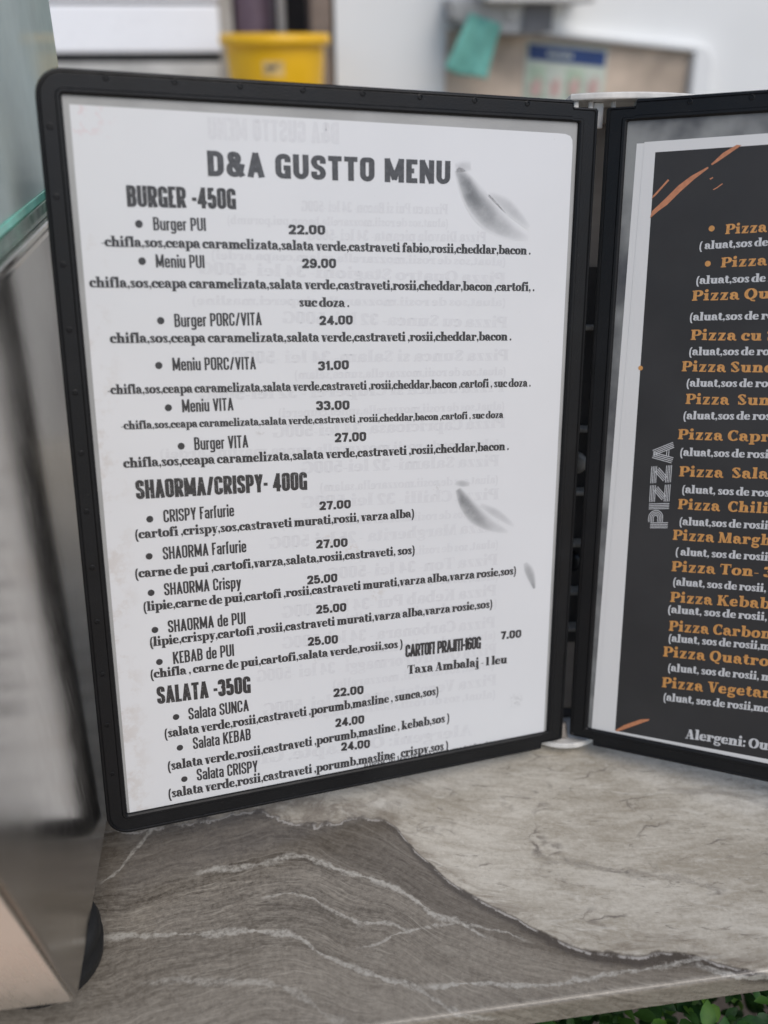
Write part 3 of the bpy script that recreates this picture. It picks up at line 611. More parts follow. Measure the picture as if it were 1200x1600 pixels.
# ------------------------------------------------------------------ the printed words, in millimetres from the top left of each window
LEFT_TEXT = [
    ('title', 'D&A GUSTTO MENU', 51.45, -26.42, 154.15, -27.04, 9.26),
    ('head', 'BURGER -450G', 20.17, -38.26, 61.9, -38.55, 7.77),
    ('item', 'Burger PUI', 29.31, -47.28, 49.53, -47.37, 4.9),
    ('price', '22.00', 82.94, -47.87, 98.38, -48.02, 3.75),
    ('serif', '-chifla,sos,ceapa caramelizata,salata verde,castraveti fabio,rosii,cheddar,bacon .', 9.35, -52.8, 194.28, -55.94, 2.54),
    ('item', 'Meniu PUI', 29.31, -61.17, 48.24, -61.52, 5.0),
    ('price', '29.00', 88.21, -61.23, 102.83, -61.31, 3.84),
    ('serif', 'chifla,sos,ceapa caramelizata,salata verde,castraveti,rosii,cheddar,bacon ,cartofi, .', 3.83, -67.92, 197.01, -71.93, 2.59),
    ('serif', 'suc doza .', 86.4, -76.68, 108.52, -77.36, 2.52),
    ('item', 'Burger PORC/VITA', 34.98, -84.23, 70.38, -84.39, 5.23),
    ('price', '24.00', 95.09, -84.5, 109.86, -84.61, 3.86),
    ('serif', 'chifla,sos,ceapa caramelizata,salata verde,castraveti ,rosii,cheddar,bacon .', 9.66, -89.24, 186.16, -93.74, 2.61),
    ('item', 'Meniu PORC/VITA', 33.1, -101.51, 67.22, -102.43, 5.22),
    ('price', '31.00', 94.09, -103.57, 107.88, -103.6, 3.96),
    ('serif', '-chifla,sos,ceapa caramelizata,salata verde,castraveti ,rosii,cheddar,bacon ,cartofi , suc doza .', 7.04, -109.28, 197.1, -115.39, 2.53),
    ('item', 'Meniu VITA', 35.86, -118.67, 57.01, -119.09, 5.33),
    ('price', '33.00', 92.83, -120.6, 107.93, -121.18, 4.06),
    ('serif', '-chifla,sos,ceapa caramelizata,salata verde,castraveti ,rosii,cheddar,bacon ,cartofi , suc doza', 11.06, -123.74, 183.25, -129.4, 2.24),
    ('item', 'Burger VITA', 39.87, -134.81, 62.54, -135.35, 5.47),
    ('price', '27.00', 100.95, -135.25, 115.52, -135.68, 4.16),
    ('serif', 'chifla,sos,ceapa caramelizata,salata verde,castraveti ,rosii,cheddar,bacon .', 10.82, -139.62, 186.88, -144.93, 2.72),
    ('head', 'SHAORMA/CRISPY- 400G', 14.87, -153.26, 87.91, -155.61, 8.13),
    ('item', 'CRISPY Farfurie', 25.27, -164.84, 55.09, -164.99, 5.51),
    ('price', '27.00', 93.26, -165.52, 107.94, -166.04, 4.01),
    ('serif', '(cartofi ,crispy,sos,castraveti murati,rosii, varza alba)', 13.08, -170.3, 138.79, -173.32, 2.73),
    ('item', 'SHAORMA Farfurie', 23.9, -181.19, 59.65, -181.84, 5.64),
    ('price', '27.00', 91.36, -183.33, 106.18, -184.07, 4.1),
    ('serif', '(carne de pui ,cartofi,varza,salata,rosii,castraveti, sos)', 11.78, -187.5, 139.25, -191.25, 2.79),
    ('item', 'SHAORMA Crispy', 23.34, -197.42, 56.64, -198.21, 5.61),
    ('price', '25.00', 86.75, -199.94, 101.01, -200.51, 4.18),
    ('serif', '(lipie,carne de pui,cartofi ,rosii,castraveti murati,varza alba,varza rosie,sos)', 14.08, -202.94, 193.29, -208.13, 2.81),
    ('item', 'SHAORMA de PUI', 23.81, -214.78, 57.87, -215.5, 5.75),
    ('price', '25.00', 90.61, -214.85, 105.11, -215.6, 4.27),
    ('serif', '(lipie,crispy,cartofi ,rosii,castraveti murati,varza alba,varza rosie,sos)', 15.58, -219.56, 180.81, -224.09, 2.86),
    ('item', 'KEBAB de PUI', 25.03, -229.91, 51.97, -230.2, 5.85),
    ('price', '25.00', 86.26, -230.16, 100.8, -231.11, 4.34),
    ('serif', '(chifla , carne de pui,cartofi,salata verde,rosii,sos )', 14.77, -234.68, 133.29, -238.09, 2.81),
    ('tight', 'CARTOFI PRAJITI-160G', 134.64, -243.69, 175.13, -245.26, 6.68),
    ('price', '7.00', 186.06, -242.07, 197.66, -242.77, 4.4),
    ('serif', 'Taxa Ambalaj - 1 leu', 135.68, -252.71, 190.19, -255.74, 3.14),
    ('head', 'SALATA -350G', 16.91, -247.5, 58.74, -249.2, 8.49),
    ('item', 'Salata SUNCA', 30.01, -258.18, 57.44, -258.74, 5.93),
    ('price', '22.00', 98.11, -258.46, 113.21, -259.43, 4.48),
    ('serif', '(salata verde,rosii,castraveti ,porumb,masline , sunca,sos)', 18.81, -264.71, 152.52, -266.7, 3.07),
    ('item', 'Salata KEBAB', 31.12, -273.34, 57.69, -273.68, 6.05),
    ('price', '24.00', 98.78, -274.56, 113.4, -275.27, 4.57),
    ('serif', '(salata verde,rosii,castraveti ,porumb,masline , kebab,sos )', 19.11, -281.37, 158.75, -282.78, 3.14),
    ('item', 'Salata CRISPY', 31.9, -289.77, 60.31, -291.13, 6.19),
    ('price', '24.00', 101.47, -287.91, 116.27, -289.14, 4.55),
    ('serif', '(salata verde,rosii,castraveti ,porumb,masline , crispy,sos )', 18.46, -295.51, 158.33, -298.33, 3.2),
    ('tiny', 'ALERGENI : OU, MUSTAR,*Poate contine urme de telina, gluten, peste', 112.85, -300.89, 193.86, -301.72, 2.39),
]
BULLETS = [(23.98, -44.5), (24.16, -58.26), (29.67, -81.09), (27.71, -98.72), (30.36, -115.97), (34.49, -132.25), (19.66, -162.31), (18.24, -178.53), (17.87, -194.94), (18.27, -212.15), (19.12, -227.42), (24.51, -255.22), (25.23, -270.84), (26.22, -287.2)]
GHOST_TEXT = [
    ('head', 'D&A GUSTTO MENU', 105.03, -12.84, 52.18, -13.18, 7.03),
    ('serif', 'Pizza cu Pui si Bacon- 34 lei -500G', 153.49, -39.25, 88.29, -38.89, 2.54),
    ('serif', '(aluat,sos de rosii,mozzarella,bacon,pui,porumb)', 153.59, -44.5, 58.05, -44.15, 2.02),
    ('serif', 'Pizza Diavola picanta- 34 lei -500G', 172.12, -50.51, 90.69, -50.08, 2.6),
    ('serif', '(aluat,sos de rosii,mozzarella,salam,ceapa,ardei)', 181.94, -60.61, 50.99, -57.59, 2.08),
    ('serif', 'Pizza Quatro Stagioni- 34 lei -500G', 182.24, -68.38, 45.61, -63.23, 2.87),
    ('serif', '(aluat,sos de rosii,mozzarella,ciuperci,masline)', 182.62, -78.21, 42.38, -75.1, 2.12),
    ('serif', 'Pizza cu Sunca- 32 lei -500G', 183.97, -87.92, 78.81, -83.3, 3.0),
    ('serif', 'Pizza Sunca si Salam- 34 lei -500G', 185.21, -102.72, 56.64, -99.09, 3.04),
    ('serif', '(aluat,sos de rosii,mozzarella,sunca,salam)', 183.82, -109.42, 83.58, -106.65, 2.26),
    ('serif', 'Pizza Sunca si Ciuperci - 32 lei-500G', 183.45, -117.11, 42.68, -113.74, 3.08),
    ('serif', '(aluat,sos de rosii,mozzarella,sunca,ciuperci)', 183.77, -125.51, 76.07, -122.67, 2.3),
    ('serif', 'Pizza Capricioasa- 34 lei-500G', 184.77, -134.04, 72.97, -131.35, 3.19),
    ('serif', '(aluat,sos de rosii,mozzarella,sunca,masline,ardei)', 181.75, -143.02, 25.61, -136.73, 2.29),
    ('serif', 'Pizza Salami- 32 lei-500G', 182.09, -152.33, 85.21, -148.13, 3.28),
    ('serif', '(aluat,sos de rosii,mozzarella,salam)', 181.71, -160.74, 93.74, -157.0, 2.43),
    ('serif', 'Pizza Chilli- 32 lei-500G', 182.68, -168.73, 84.77, -163.82, 3.36),
    ('serif', '(aluat,sos de rosii,mozzarella,salam,chilli)', 182.3, -177.01, 75.78, -172.36, 2.46),
    ('serif', 'Pizza Margherita - 25 lei-500G', 183.27, -184.85, 69.69, -181.19, 3.41),
    ('serif', '(aluat, sos de rosii,mozzarella)', 182.88, -193.29, 111.34, -190.85, 2.55),
    ('serif', 'Pizza Ton- 34 lei -500G', 183.19, -201.9, 95.84, -198.92, 3.52),
    ('serif', '(aluat, sos de rosii, mozzarella,ton)', 183.48, -209.93, 98.78, -205.24, 2.59),
    ('serif', 'Pizza Kebab Pui -34 lei -500G', 183.06, -217.95, 74.34, -214.75, 3.57),
    ('serif', '(aluat, sos de rosii, mozzarella)', 183.28, -224.09, 104.72, -221.0, 2.65),
    ('serif', 'Pizza Carbonara - 34 lei -500G', 182.95, -235.01, 73.83, -229.84, 3.64),
    ('serif', '(aluat, sos de rosii,mozzarella,bacon)', 183.17, -241.28, 88.83, -238.02, 2.69),
    ('serif', 'Pizza Quatro Formaggi - 34 lei -500G', 184.19, -249.83, 61.32, -244.48, 3.69),
    ('serif', '(aluat, sos de rosii, mozzarella)', 183.02, -257.41, 97.88, -254.05, 2.75),
    ('serif', 'Pizza Vegetariana - 32 lei -500G', 184.8, -266.98, 63.62, -261.86, 3.77),
    ('serif', '(aluat, sos de rosii,mozzarella,porumb)', 184.32, -274.11, 69.53, -266.29, 2.77),
    ('serif', 'Alergeni: Ou, Lapte, Gluten', 171.84, -292.93, 38.61, -285.5, 3.83),
]
RIGHT_TEXT = [
    ('orange', 'Pizza', 44.83, -48.4, 61.87, -47.58, 3.2),
    ('white', '( aluat,sos de| rosii, mozzarella)', 34.72, -54.79, 62.98, -53.4, 2.57),
    ('orange', 'Pizza', 44.29, -62.47, 63.31, -61.39, 3.26),
    ('white', '(aluat,sos de |rosii, mozzarella)', 34.66, -69.69, 64.55, -68.38, 2.61),
    ('orange', 'Pizza Qu|atro Stagioni- 34 lei -500G', 33.37, -76.99, 66.07, -75.42, 3.47),
    ('white', '(aluat,sos de r|osii, mozzarella)', 33.29, -85.78, 65.98, -84.46, 2.67),
    ('orange', 'Pizza cu| Sunca- 32 lei -500G', 34.3, -94.35, 64.58, -93.67, 3.55),
    ('white', '(aluat,sos de ro|sii, mozzarella)', 34.34, -101.29, 68.38, -99.98, 2.71),
    ('orange', 'Pizza Sunc|a si Salam- 34 lei -500G', 31.58, -108.72, 70.49, -107.51, 3.6),
    ('white', '(aluat,sos de ro|sii, mozzarella)', 34.43, -115.66, 69.34, -114.11, 2.76),
    ('orange', 'Pizza  Sun|ca si Ciuperci - 32 lei', 34.54, -123.69, 70.97, -122.07, 3.66),
    ('white', '(aluat,sos de ros|ii, mozzarella)', 34.29, -130.92, 71.93, -128.68, 2.81),
    ('orange', 'Pizza Capr|icioasa- 34 lei -500G', 32.5, -140.48, 72.7, -138.58, 3.74),
    ('white', '(aluat,sos de rosi|i, mozzarella)', 34.3, -148.33, 72.97, -146.26, 2.87),
    ('orange', 'Pizza  Sala|mi- 32 lei -500G', 34.54, -158.26, 73.7, -155.78, 3.81),
    ('white', '(aluat, sos de ros|ii, mozzarella)', 36.67, -166.21, 75.12, -164.11, 2.92),
    ('orange', 'Pizza  Chili|- 32 lei -500G', 35.28, -174.29, 75.4, -172.03, 3.88),
    ('white', '(aluat,sos de rosii|, mozzarella)', 36.81, -182.12, 76.2, -179.65, 2.97),
    ('orange', 'Pizza Margh|erita - 25 lei -500G', 34.18, -189.88, 78.36, -187.17, 3.95),
    ('white', '( aluat, sos de rosii|, mozzarella)', 36.29, -197.45, 77.78, -194.78, 2.96),
    ('orange', 'Pizza Ton- 3|4 lei -500G', 34.88, -205.89, 80.27, -202.68, 4.02),
    ('white', '(aluat, sos de rosii,| mozzarella)', 36.36, -213.0, 78.57, -210.3, 3.02),
    ('orange', 'Pizza Kebab| Pui -34 lei', 35.56, -221.87, 81.08, -218.31, 4.09),
    ('white', '(aluat, sos de rosii, |mozzarella)', 35.11, -227.71, 81.45, -224.44, 3.06),
    ('orange', 'Pizza Carbon|ara - 34 lei', 36.17, -237.12, 83.23, -233.33, 4.16),
    ('white', '(aluat, sos de rosii,m|ozzarella)', 36.63, -242.91, 83.57, -239.24, 3.11),
    ('orange', 'Pizza Quatro| Formaggi - 34 lei', 34.51, -251.31, 83.59, -247.59, 4.23),
    ('white', '(aluat, sos de rosii, m|ozzarella)', 37.6, -258.82, 85.79, -254.92, 3.16),
    ('orange', 'Pizza Vegetar|iana - 32 lei', 35.21, -268.17, 86.18, -264.03, 4.3),
    ('white', '(aluat, sos de rosii,mo|zzarella)', 36.72, -275.4, 86.68, -271.49, 3.22),
    ('white', 'Alergeni: Ou|, Lapte, Gluten', 48.92, -294.11, 87.94, -291.83, 4.05),
]
RDOTS= [(39.29, -45.91), (39.04, -60.83), (13.37, -108.05)]
STREAKS=[ [(12.56, -41.16), (13.23, -38.1), (18.7, -32.81), (23.74, -27.61), (28.8, -23.82), (35.45, -20.28), (35.71, -20.94), (30.25, -25.19), (24.64, -30.31), (19.61, -35.53), (16.34, -37.83)] , [(36.67, -19.23), (41.15, -14.91), (46.34, -11.96), (48.28, -12.24), (43.78, -15.35), (38.91, -18.67), (37.04, -19.76)] , [(12.64, -32.98), (13.09, -31.64), (19.09, -24.79), (19.68, -25.34), (14.45, -31.34)] , [(38.28, -29.74), (39.84, -28.8), (41.99, -27.24), (42.21, -27.57), (40.2, -29.14), (38.63, -29.95)] , [(36.55, -25.15), (37.81, -24.61), (38.05, -25.01), (36.93, -25.69)] , [(14.06, -297.61), (18.42, -293.64), (26.22, -288.58), (30.64, -287.24), (31.01, -287.9), (23.29, -292.93), (15.42, -298.06)] ]
PIZZA= [(31.64, -184.35), (31.15, -141.81), (22.38, -185.45), (21.61, -143.49)]
PEPPERS = [
    [(156.7, -20.31, 1.33, 0.2), (159.67, -19.71, 1.6, 0.42), (163.86, -19.33, 1.33, 0.2)],
    [(157.3, -20.81, 1.07, 0.5), (161.0, -25.33, 2.67, 0.95), (165.71, -31.98, 4.0, 0.9), (171.73, -38.21, 4.53, 0.72), (178.75, -43.2, 3.73, 0.55), (186.48, -46.91, 2.13, 0.32), (192.97, -48.78, 0.8, 0.04)],
    [(172.72, -30.54, 0.8, 0.1), (180.3, -34.36, 2.13, 0.42), (186.79, -39.07, 1.87, 0.38), (193.09, -44.41, 0.8, 0.05)],
    [(159.31, -158.51, 0.8, 0.2), (162.94, -159.13, 1.33, 0.45), (166.92, -159.79, 0.8, 0.2)],
    [(160.68, -161.42, 1.07, 0.6), (164.47, -168.0, 2.67, 0.9), (169.66, -174.8, 3.2, 0.75), (176.24, -179.93, 2.67, 0.52), (183.22, -183.55, 1.6, 0.3), (188.15, -185.69, 0.53, 0.03)],
    [(172.56, -170.33, 0.8, 0.1), (179.81, -174.52, 1.6, 0.34), (186.16, -179.0, 1.33, 0.28), (191.18, -183.08, 0.53, 0.04)],
    [(198.03, -202.66, 0.8, 0.3), (200.36, -206.64, 1.87, 0.6), (202.39, -211.63, 1.6, 0.75), (204.11, -217.3, 0.53, 0.7)],
]

# ------------------------------------------------------------------ menu stand: hinged display panels
RZ = Matrix.Rotation(-PSI, 3, 'Z'); CAM = Vector((-0.0804, -0.2067, 0.345))
def toworld(v): return RZ @ Vector(v) + CAM
LEAN = 0.21824
def panel_matrix(o, al, roll):
    u = Vector((0, math.sin(LEAN), math.cos(LEAN))); nb = Vector((0, math.cos(LEAN), -math.sin(LEAN)))
    x = math.cos(al) * Vector((1, 0, 0)) + math.sin(al) * nb
    x, u = math.cos(roll) * x + math.sin(roll) * u, math.cos(roll) * u - math.sin(roll) * x
    n = x.cross(u)
    m = Matrix((RZ @ x, RZ @ u, RZ @ n)).transposed().to_4x4(); m.translation = toworld(o); return m
ML = panel_matrix((-.11700, .35796, -.02012), .34489, .00236)
MR = panel_matrix((.10814, .43188, -.03509), -.41770, .00253)
PW, PH = 215.0, 299.0
hub = (ML @ Vector((.2245, -.3055, 0)) + MR @ Vector((-.0095, -.3055, 0))) / 2
stand = tag(empty('menu_stand', (hub.x, hub.y + .03, 0), -PSI), 'black framed flip menu stand with two open panels on the marble counter', 'menu stand')
bpy.context.view_layer.update()
SI = stand.matrix_world.inverted()
def stand_local(o, m): o.parent = stand; o.matrix_local = SI @ m; return o

def frame_panel(mirror):
    out = []
    for a in range(180, 89, -10): c, s = math.cos(R(a)), math.sin(R(a)); out.append(((1 + 10 * c, -1.2 + 10 * s), (.6 + .6 * c, -.6 + .6 * s)))
    out += [((211.3, 8.8), (210.8, 0)), ((211.7, 8.4), (211.3, 0)), ((211.7, 6.4), (212, 0)), ((212.1, 6.0), (212.6, 0)), ((223.7, 6.0), (214.4, 0)), ((224.5, 5.2), (215, -.6))]
    out += [((224.5, -304.4), (215, -298.4)), ((223.7, -305.2), (214.4, -299)), ((212.1, -305.2), (212.6, -299)), ((211.7, -305.6), (212, -299)), ((211.7, -308.2), (211.3, -299)), ((211.3, -308.6), (210.8, -299))]
    for a in range(270, 179, -10): c, s = math.cos(R(a)), math.sin(R(a)); out.append(((1 + 10 * c, -298.6 + 10 * s), (.6 + .6 * c, -298.4 + .6 * s)))
    prof = [(.35, -.1), (.35, -4.5), (.02, -4.5), (0, -4.1), (0, 1.0), (.05, 1.5), (.13, 1.6), (.165, 1.15), (.2, 1.25), (.74, 1.25), (.79, 1.75), (.90, 1.75), (.97, 1.2), (1.0, .3), (.6, .3), (.35, -.1)]
    vs, fs = [], []; n = len(out)
    for t, z in prof:
        for p, q in out:
            x = p[0] + (q[0] - p[0]) * t; y = p[1] + (q[1] - p[1]) * t
            vs.append(((PW - x if mirror else x) / 1000, y / 1000, z / 1000))
    for i in range(len(prof) - 1):
        for k in range(n):
            f = (i * n + k, i * n + (k + 1) % n, (i + 1) * n + (k + 1) % n, (i + 1) * n + k)
            fs.append(f if not mirror else f[::-1])
    # small moulded studs along the top, outer side and bottom
    st = [(15.9 + 24.75 * k, 6.3) for k in range(8)] + [(-5.0, -11 - 24.2 * k) for k in range(12)]
    for sx, sy in st:
        if mirror: sx = PW - sx
        b = len(vs); m = 12
        for r, z in ((1.15, 1.2), (1.15, 1.52), (.8, 1.62), (.72, 1.05), (.45, 1.0), (.3, 1.35)):
            for k in range(m): a = 2 * math.pi * k / m; vs.append(((sx + r * math.cos(a)) / 1000, (sy + r * math.sin(a)) / 1000, z / 1000))
        for i in range(5):
            for k in range(m): fs.append((b + i * m + k, b + i * m + (k + 1) % m, b + (i + 1) * m + (k + 1) % m, b + (i + 1) * m + k))
        fs.append(tuple(b + 5 * m + k for k in range(m)))
    o = mesh_obj('display_panel', vs, fs, BLACK)
    bm = bmesh.new(); bm.from_mesh(o.data); bmesh.ops.remove_doubles(bm, verts=bm.verts, dist=1e-7); bmesh.ops.recalc_face_normals(bm, faces=bm.faces); bm.to_mesh(o.data); bm.free()
    return o
for mirror, M, fm in ((False, ML, FILM), (True, MR, DARKFILM)):
    p = stand_local(frame_panel(mirror), M)
    box('pocket_film', -.0028, PW / 1000 + .0028, -PH / 1000 - .0028, .0028, -.0012, 0, fm, p)

# hinge brackets, post and clips, built in the leaning frame of the post
HT = (ML @ Vector((.2245, 0, 0)) + MR @ Vector((-.0095, 0, 0))) / 2
MH = panel_matrix((0, 0, 0), 0, 0); MH.translation = HT
def hinge_part(o): return stand_local(o, MH)
def plate(name, x0, x1, y0, y1, bulge, depth, mat, bev):
    n = 16; front = [(x0 + (x1 - x0) * i / n, bulge * (1 - (2 * i / n - 1) ** 2)) for i in range(n + 1)]
    poly = [(x, -.004 + z) for x, z in front] + [(x1, -depth), (x0, -depth)]
    bm = bmesh.new(); A = [bm.verts.new((x, y0, z)) for x, z in poly]; B = [bm.verts.new((x, y1, z)) for x, z in poly]
    bm.faces.new(A); bm.faces.new(B[::-1])
    for i in range(len(poly)): bm.faces.new((A[i], B[i], B[(i + 1) % len(poly)], A[(i + 1) % len(poly)]))
    bmesh.ops.recalc_face_normals(bm, faces=bm.faces)
    bmesh.ops.bevel(bm, geom=[e for e in bm.edges if abs(e.verts[0].co.y - e.verts[1].co.y) < 1e-6], offset=bev, segments=2, profile=.5, affect='EDGES')
    return hinge_part(bm_obj(name, bm, mat))
b = plate('hinge_bracket', -.0135, .042, .0098, .0127, .006, .03, OLDWHITE, .0007)
for px in (-.0105, -.004, .0062, .0165, .027): lathe('pin', [(.0012, -.004), (.0012, .0097)], OLDWHITE, b, (px, 0, -.0055), 14).rotation_euler = (R(-90), 0, 0)
bm = bmesh.new(); bm_box(bm, -.0135, .042, .003, .0097, -.03, -.022); bm_obj('bracket_web', bm, POST, b)
hinge_part(box('hinge_tab', -.0022, .0024, -.0012, .0097, -.0095, -.0075, WHITE, None, bev=.0006))
b2 = plate('hinge_bracket', -.0145, .0165, -.3115, -.3085, .0065, .028, OLDWHITE, .0006)
lathe('pivot_foot', [(.0035, 0), (.0028, .004), (.0024, .008)], POST, b2, (0, -.3083, -.006), 20).rotation_euler = (R(-90), 0, 0)
hinge_part(box('post', -.032, .034, -.3070, .0028, -.034, -.028, POST, None))
hinge_part(box('post_channel', -.016, .018, -.262, -.062, -.0279, -.0262, DARKPOST, None))
for k, y in enumerate((-.092, -.143, -.176, -.204, -.231, -.252)):
    bm = bmesh.new(); bm_box(bm, -.012, .014, y, y + .0022, -.0261, -.0165, .0005); bm_box(bm, -.006, .002, y - .012, y - .0002, -.0261, -.0235, .0004)
    hinge_part(bm_obj('panel_clip', bm, CLIP))
for y in (-.16, -.214):
    hinge_part(lathe('pivot_knob', [(.0055, 0), (.0055, .004), (.003, .006)], BLACK if y < -.2 else CLIP, None, None, 20)).matrix_local = SI @ MH @ Matrix.Translation((.003, y, -.026))
foot_m = prism('stand_base', [(-.09, -.005), (.09, -.005), (.09, .12), (-.09, .12)], .001, .007, DARKPOST, stand, 'z', bev=.002)

# ------------------------------------------------------------------ the menu sheets held in the panels
def sheet(name, poly, z0, z1, mat, M, label, cat='menu sheet'):
    o = prism(name, [(x / 1000, y / 1000) for x, y in poly], z0, z1, mat, None, 'z'); o.matrix_world = M
    return tag(o, label, cat)
white_menu = sheet('menu_page', [(2.35, -3.15), (100, -3.9), (205, -4.75), (209, -4.9), (211.5, -5.6), (212.7, -7.2), (213, -10), (213.6, -301), (1.0, -301)], .00003, .00015, PAPER, ML,
                   'white laminated menu sheet with black burger, shaorma and salad prices')
Z0 = .00024
KIND = {'title': ('title', TITLEINK), 'head': ('heading', WORNINK), 'item': ('dish_name', INK), 'price': ('price', INK), 'serif': ('ingredient_line', INK), 'tight': ('heading', INK), 'tiny': ('allergen_line', INK)}
for k, txt, x0, y0, x1, y1, h in LEFT_TEXT:
    nm, mt = KIND[k]
    if k == 'tiny': y0 += 1.0; y1 += 1.0
    if k == 'item': y0 += .5; y1 += .5
    write(nm, k, txt, x0, y0, x1, y1, h * (1.04 if k == 'serif' else 1), mt, white_menu, Z0)
for bx, by in BULLETS:
    P = Print(); P.ell(bx / 1000, by / 1000, .00145, .00145, 20)
    mesh_obj('bullet', [(x, y, Z0) for x, y, _ in P.v], P.f, INK, white_menu)
for k, txt, x0, y0, x1, y1, h in GHOST_TEXT:
    write('show_through_line', k, txt, x0, y0, x1, y1, h * 1.15, GHOST, white_menu, .000155, 4.5e-6)
def pepper(spine):
    """printed grey pepper: ink is strongest on its spine and fades to its rim and tip"""
    pts = []
    for i in range(len(spine) - 1):
        a, b, c, d = spine[max(0, i - 1)], spine[i], spine[i + 1], spine[min(len(spine) - 1, i + 2)]
        for s in range(6):
            t = s / 6
            pts.append([.5 * (2 * b[k] + (c[k] - a[k]) * t + (2 * a[k] - 5 * b[k] + 4 * c[k] - d[k]) * t * t + (3 * b[k] - a[k] - 3 * c[k] + d[k]) * t ** 3) for k in range(4)])
    pts.append(list(spine[-1])); n, m = len(pts), 9; vs, ink_, fs = [], [], []
    for i, (x, y, wd, k) in enumerate(pts):
        a, b = pts[max(0, i - 1)], pts[min(n - 1, i + 1)]; dx, dy = b[0] - a[0], b[1] - a[1]; L = math.hypot(dx, dy) or 1
        end = 0 if i in (0, n - 1) else 1
        for j in range(m):
            s = 2 * j / (m - 1) - 1; f = max(0, 1 - abs(s + .12) ** 2.4) if abs(s) < 1 else 0
            vs.append(((x - dy / L * s * wd * 1.4) / 1000, (y + dx / L * s * wd * 1.4) / 1000, .000235)); ink_.append(max(0, k) * f * end)
    for i in range(n - 1):
        for j in range(m - 1): fs.append((i * m + j, (i + 1) * m + j, (i + 1) * m + j + 1, i * m + j + 1))
    o = mesh_obj('pepper_print', vs, fs, PEPPER, white_menu)
    ca = o.data.color_attributes.new('ink', 'FLOAT_COLOR', 'POINT')
    for i, v in enumerate(ink_): ca.data[i].color = (v, v, v, 1)
for sp_ in PEPPERS: pepper(sp_)

pizza = sheet('menu_page', [(7.8, -8.95), (213.4, -5.2), (211.5, -301), (3.8, -301)], .00007, .00015, PAPER2, MR, 'charcoal pizza menu sheet with orange and white lettering and a white border')
spare = sheet('spare_page', [(4.5, -9.4), (205, -9.3), (206, -300.5), (1.9, -300.5)], .00002, .00006, PAPER2, MR, 'blank white sheet edge peeping out behind the charcoal pizza menu', 'paper')
bgq = [(12.8, -13.4), (205.5, -9.5), (205.5, -295.0), (14.1, -297.8)]
mesh_obj('charcoal_background', [(x / 1000, y / 1000, .000165) for x, y in bgq], [(0, 3, 2, 1)], NIGHT, pizza)
for k, txt, x0, y0, x1, y1, h in RIGHT_TEXT:
    write('pizza_name' if k == 'orange' else 'ingredient_line', k, txt, x0, y0, x1, y1, h * (.9 if k == 'orange' else .92), ORANGE if k == 'orange' else WHITEINK, pizza, .00019)
for (bx, by), r in zip(RDOTS, (1.25, 1.25, 1.1)):
    P = Print(); P.ell(bx / 1000, by / 1000, r / 1000, r / 1000, 20); mesh_obj('bullet', [(x, y, .00019) for x, y, _ in P.v], P.f, ORANGE, pizza)
for s_ in STREAKS:
    s_ = [(x, y) for x, y in s_]
    ar = sum(s_[i][0] * s_[(i + 1) % len(s_)][1] - s_[(i + 1) % len(s_)][0] * s_[i][1] for i in range(len(s_)))
    f = tuple(range(len(s_))); mesh_obj('paint_streak', [(x / 1000, y / 1000, .00019) for x, y in s_], [f if ar > 0 else f[::-1]], STREAK, pizza)
# upright PIZZA in triple-line letters
def multiline(P, pts, offs, t):
    n = len(pts)
    for o in offs:
        q = []
        for i in range(n):
            a, b = pts[max(0, i - 1)], pts[min(n - 1, i + 1)]
            dx, dy = b[0] - a[0], b[1] - a[1]; L = math.hypot(dx, dy) or 1
            q.append((pts[i][0] - dy / L * o, pts[i][1] + dx / L * o))
        P.strip(q, t, t)
P = Print(); x = 0; OF = (-.12, -.04, .04, .12); T = .035
for ch in 'PIZZA':
    P.new()
    if ch == 'P':
        multiline(P, [(x + .14, 0), (x + .14, .88)], OF, T); multiline(P, rounded([(x + .3, .86), (x + .72, .86, 1), (x + .72, .42, 1), (x + .3, .42)], .23) and [p[:2] for p in rounded([(x + .3, .86), (x + .74, .86, 1), (x + .74, .4, 1), (x + .3, .4)], .23)], OF, T); w_ = .92
    elif ch == 'I': multiline(P, [(x + .14, 0), (x + .14, 1)], OF, T); w_ = .34
    elif ch == 'Z': multiline(P, [(x + .02, .86), (x + .82, .86)], OF, T); multiline(P, [(x + .66, .72), (x + .18, .28)], OF, T); multiline(P, [(x + .02, .14), (x + .82, .14)], OF, T); w_ = .9
    else: multiline(P, [(x + .14, 0), (x + .46, .95)], OF, T); multiline(P, [(x + .86, 0), (x + .56, .95)], OF, T); multiline(P, [(x + .36, .25), (x + .64, .25)], (-.05, .05), T); w_ = 1.0
    x += w_
# letter x runs up the page from PIZZA[0] to PIZZA[1]; letter height points to the left edge
b0, b1, t0, t1 = PIZZA
vs = []
for a, c, z in P.v:
    s = a / x; bx, by = b0[0] + (b1[0] - b0[0]) * s, b0[1] + (b1[1] - b0[1]) * s; tx_, ty_ = t0[0] + (t1[0] - t0[0]) * s, t0[1] + (t1[1] - t0[1]) * s
    vs.append(((bx + (tx_ - bx) * c) / 1000, (by + (ty_ - by) * c) / 1000, .00019 + 6e-6 * z))
fs = []
for f in P.f:
    ar = sum(vs[f[i]][0] * vs[f[(i + 1) % len(f)]][1] - vs[f[(i + 1) % len(f)]][0] * vs[f[i]][1] for i in range(len(f))); fs.append(f if ar > 0 else f[::-1])
mesh_obj('upright_title', vs, fs, WHITEINK, pizza)

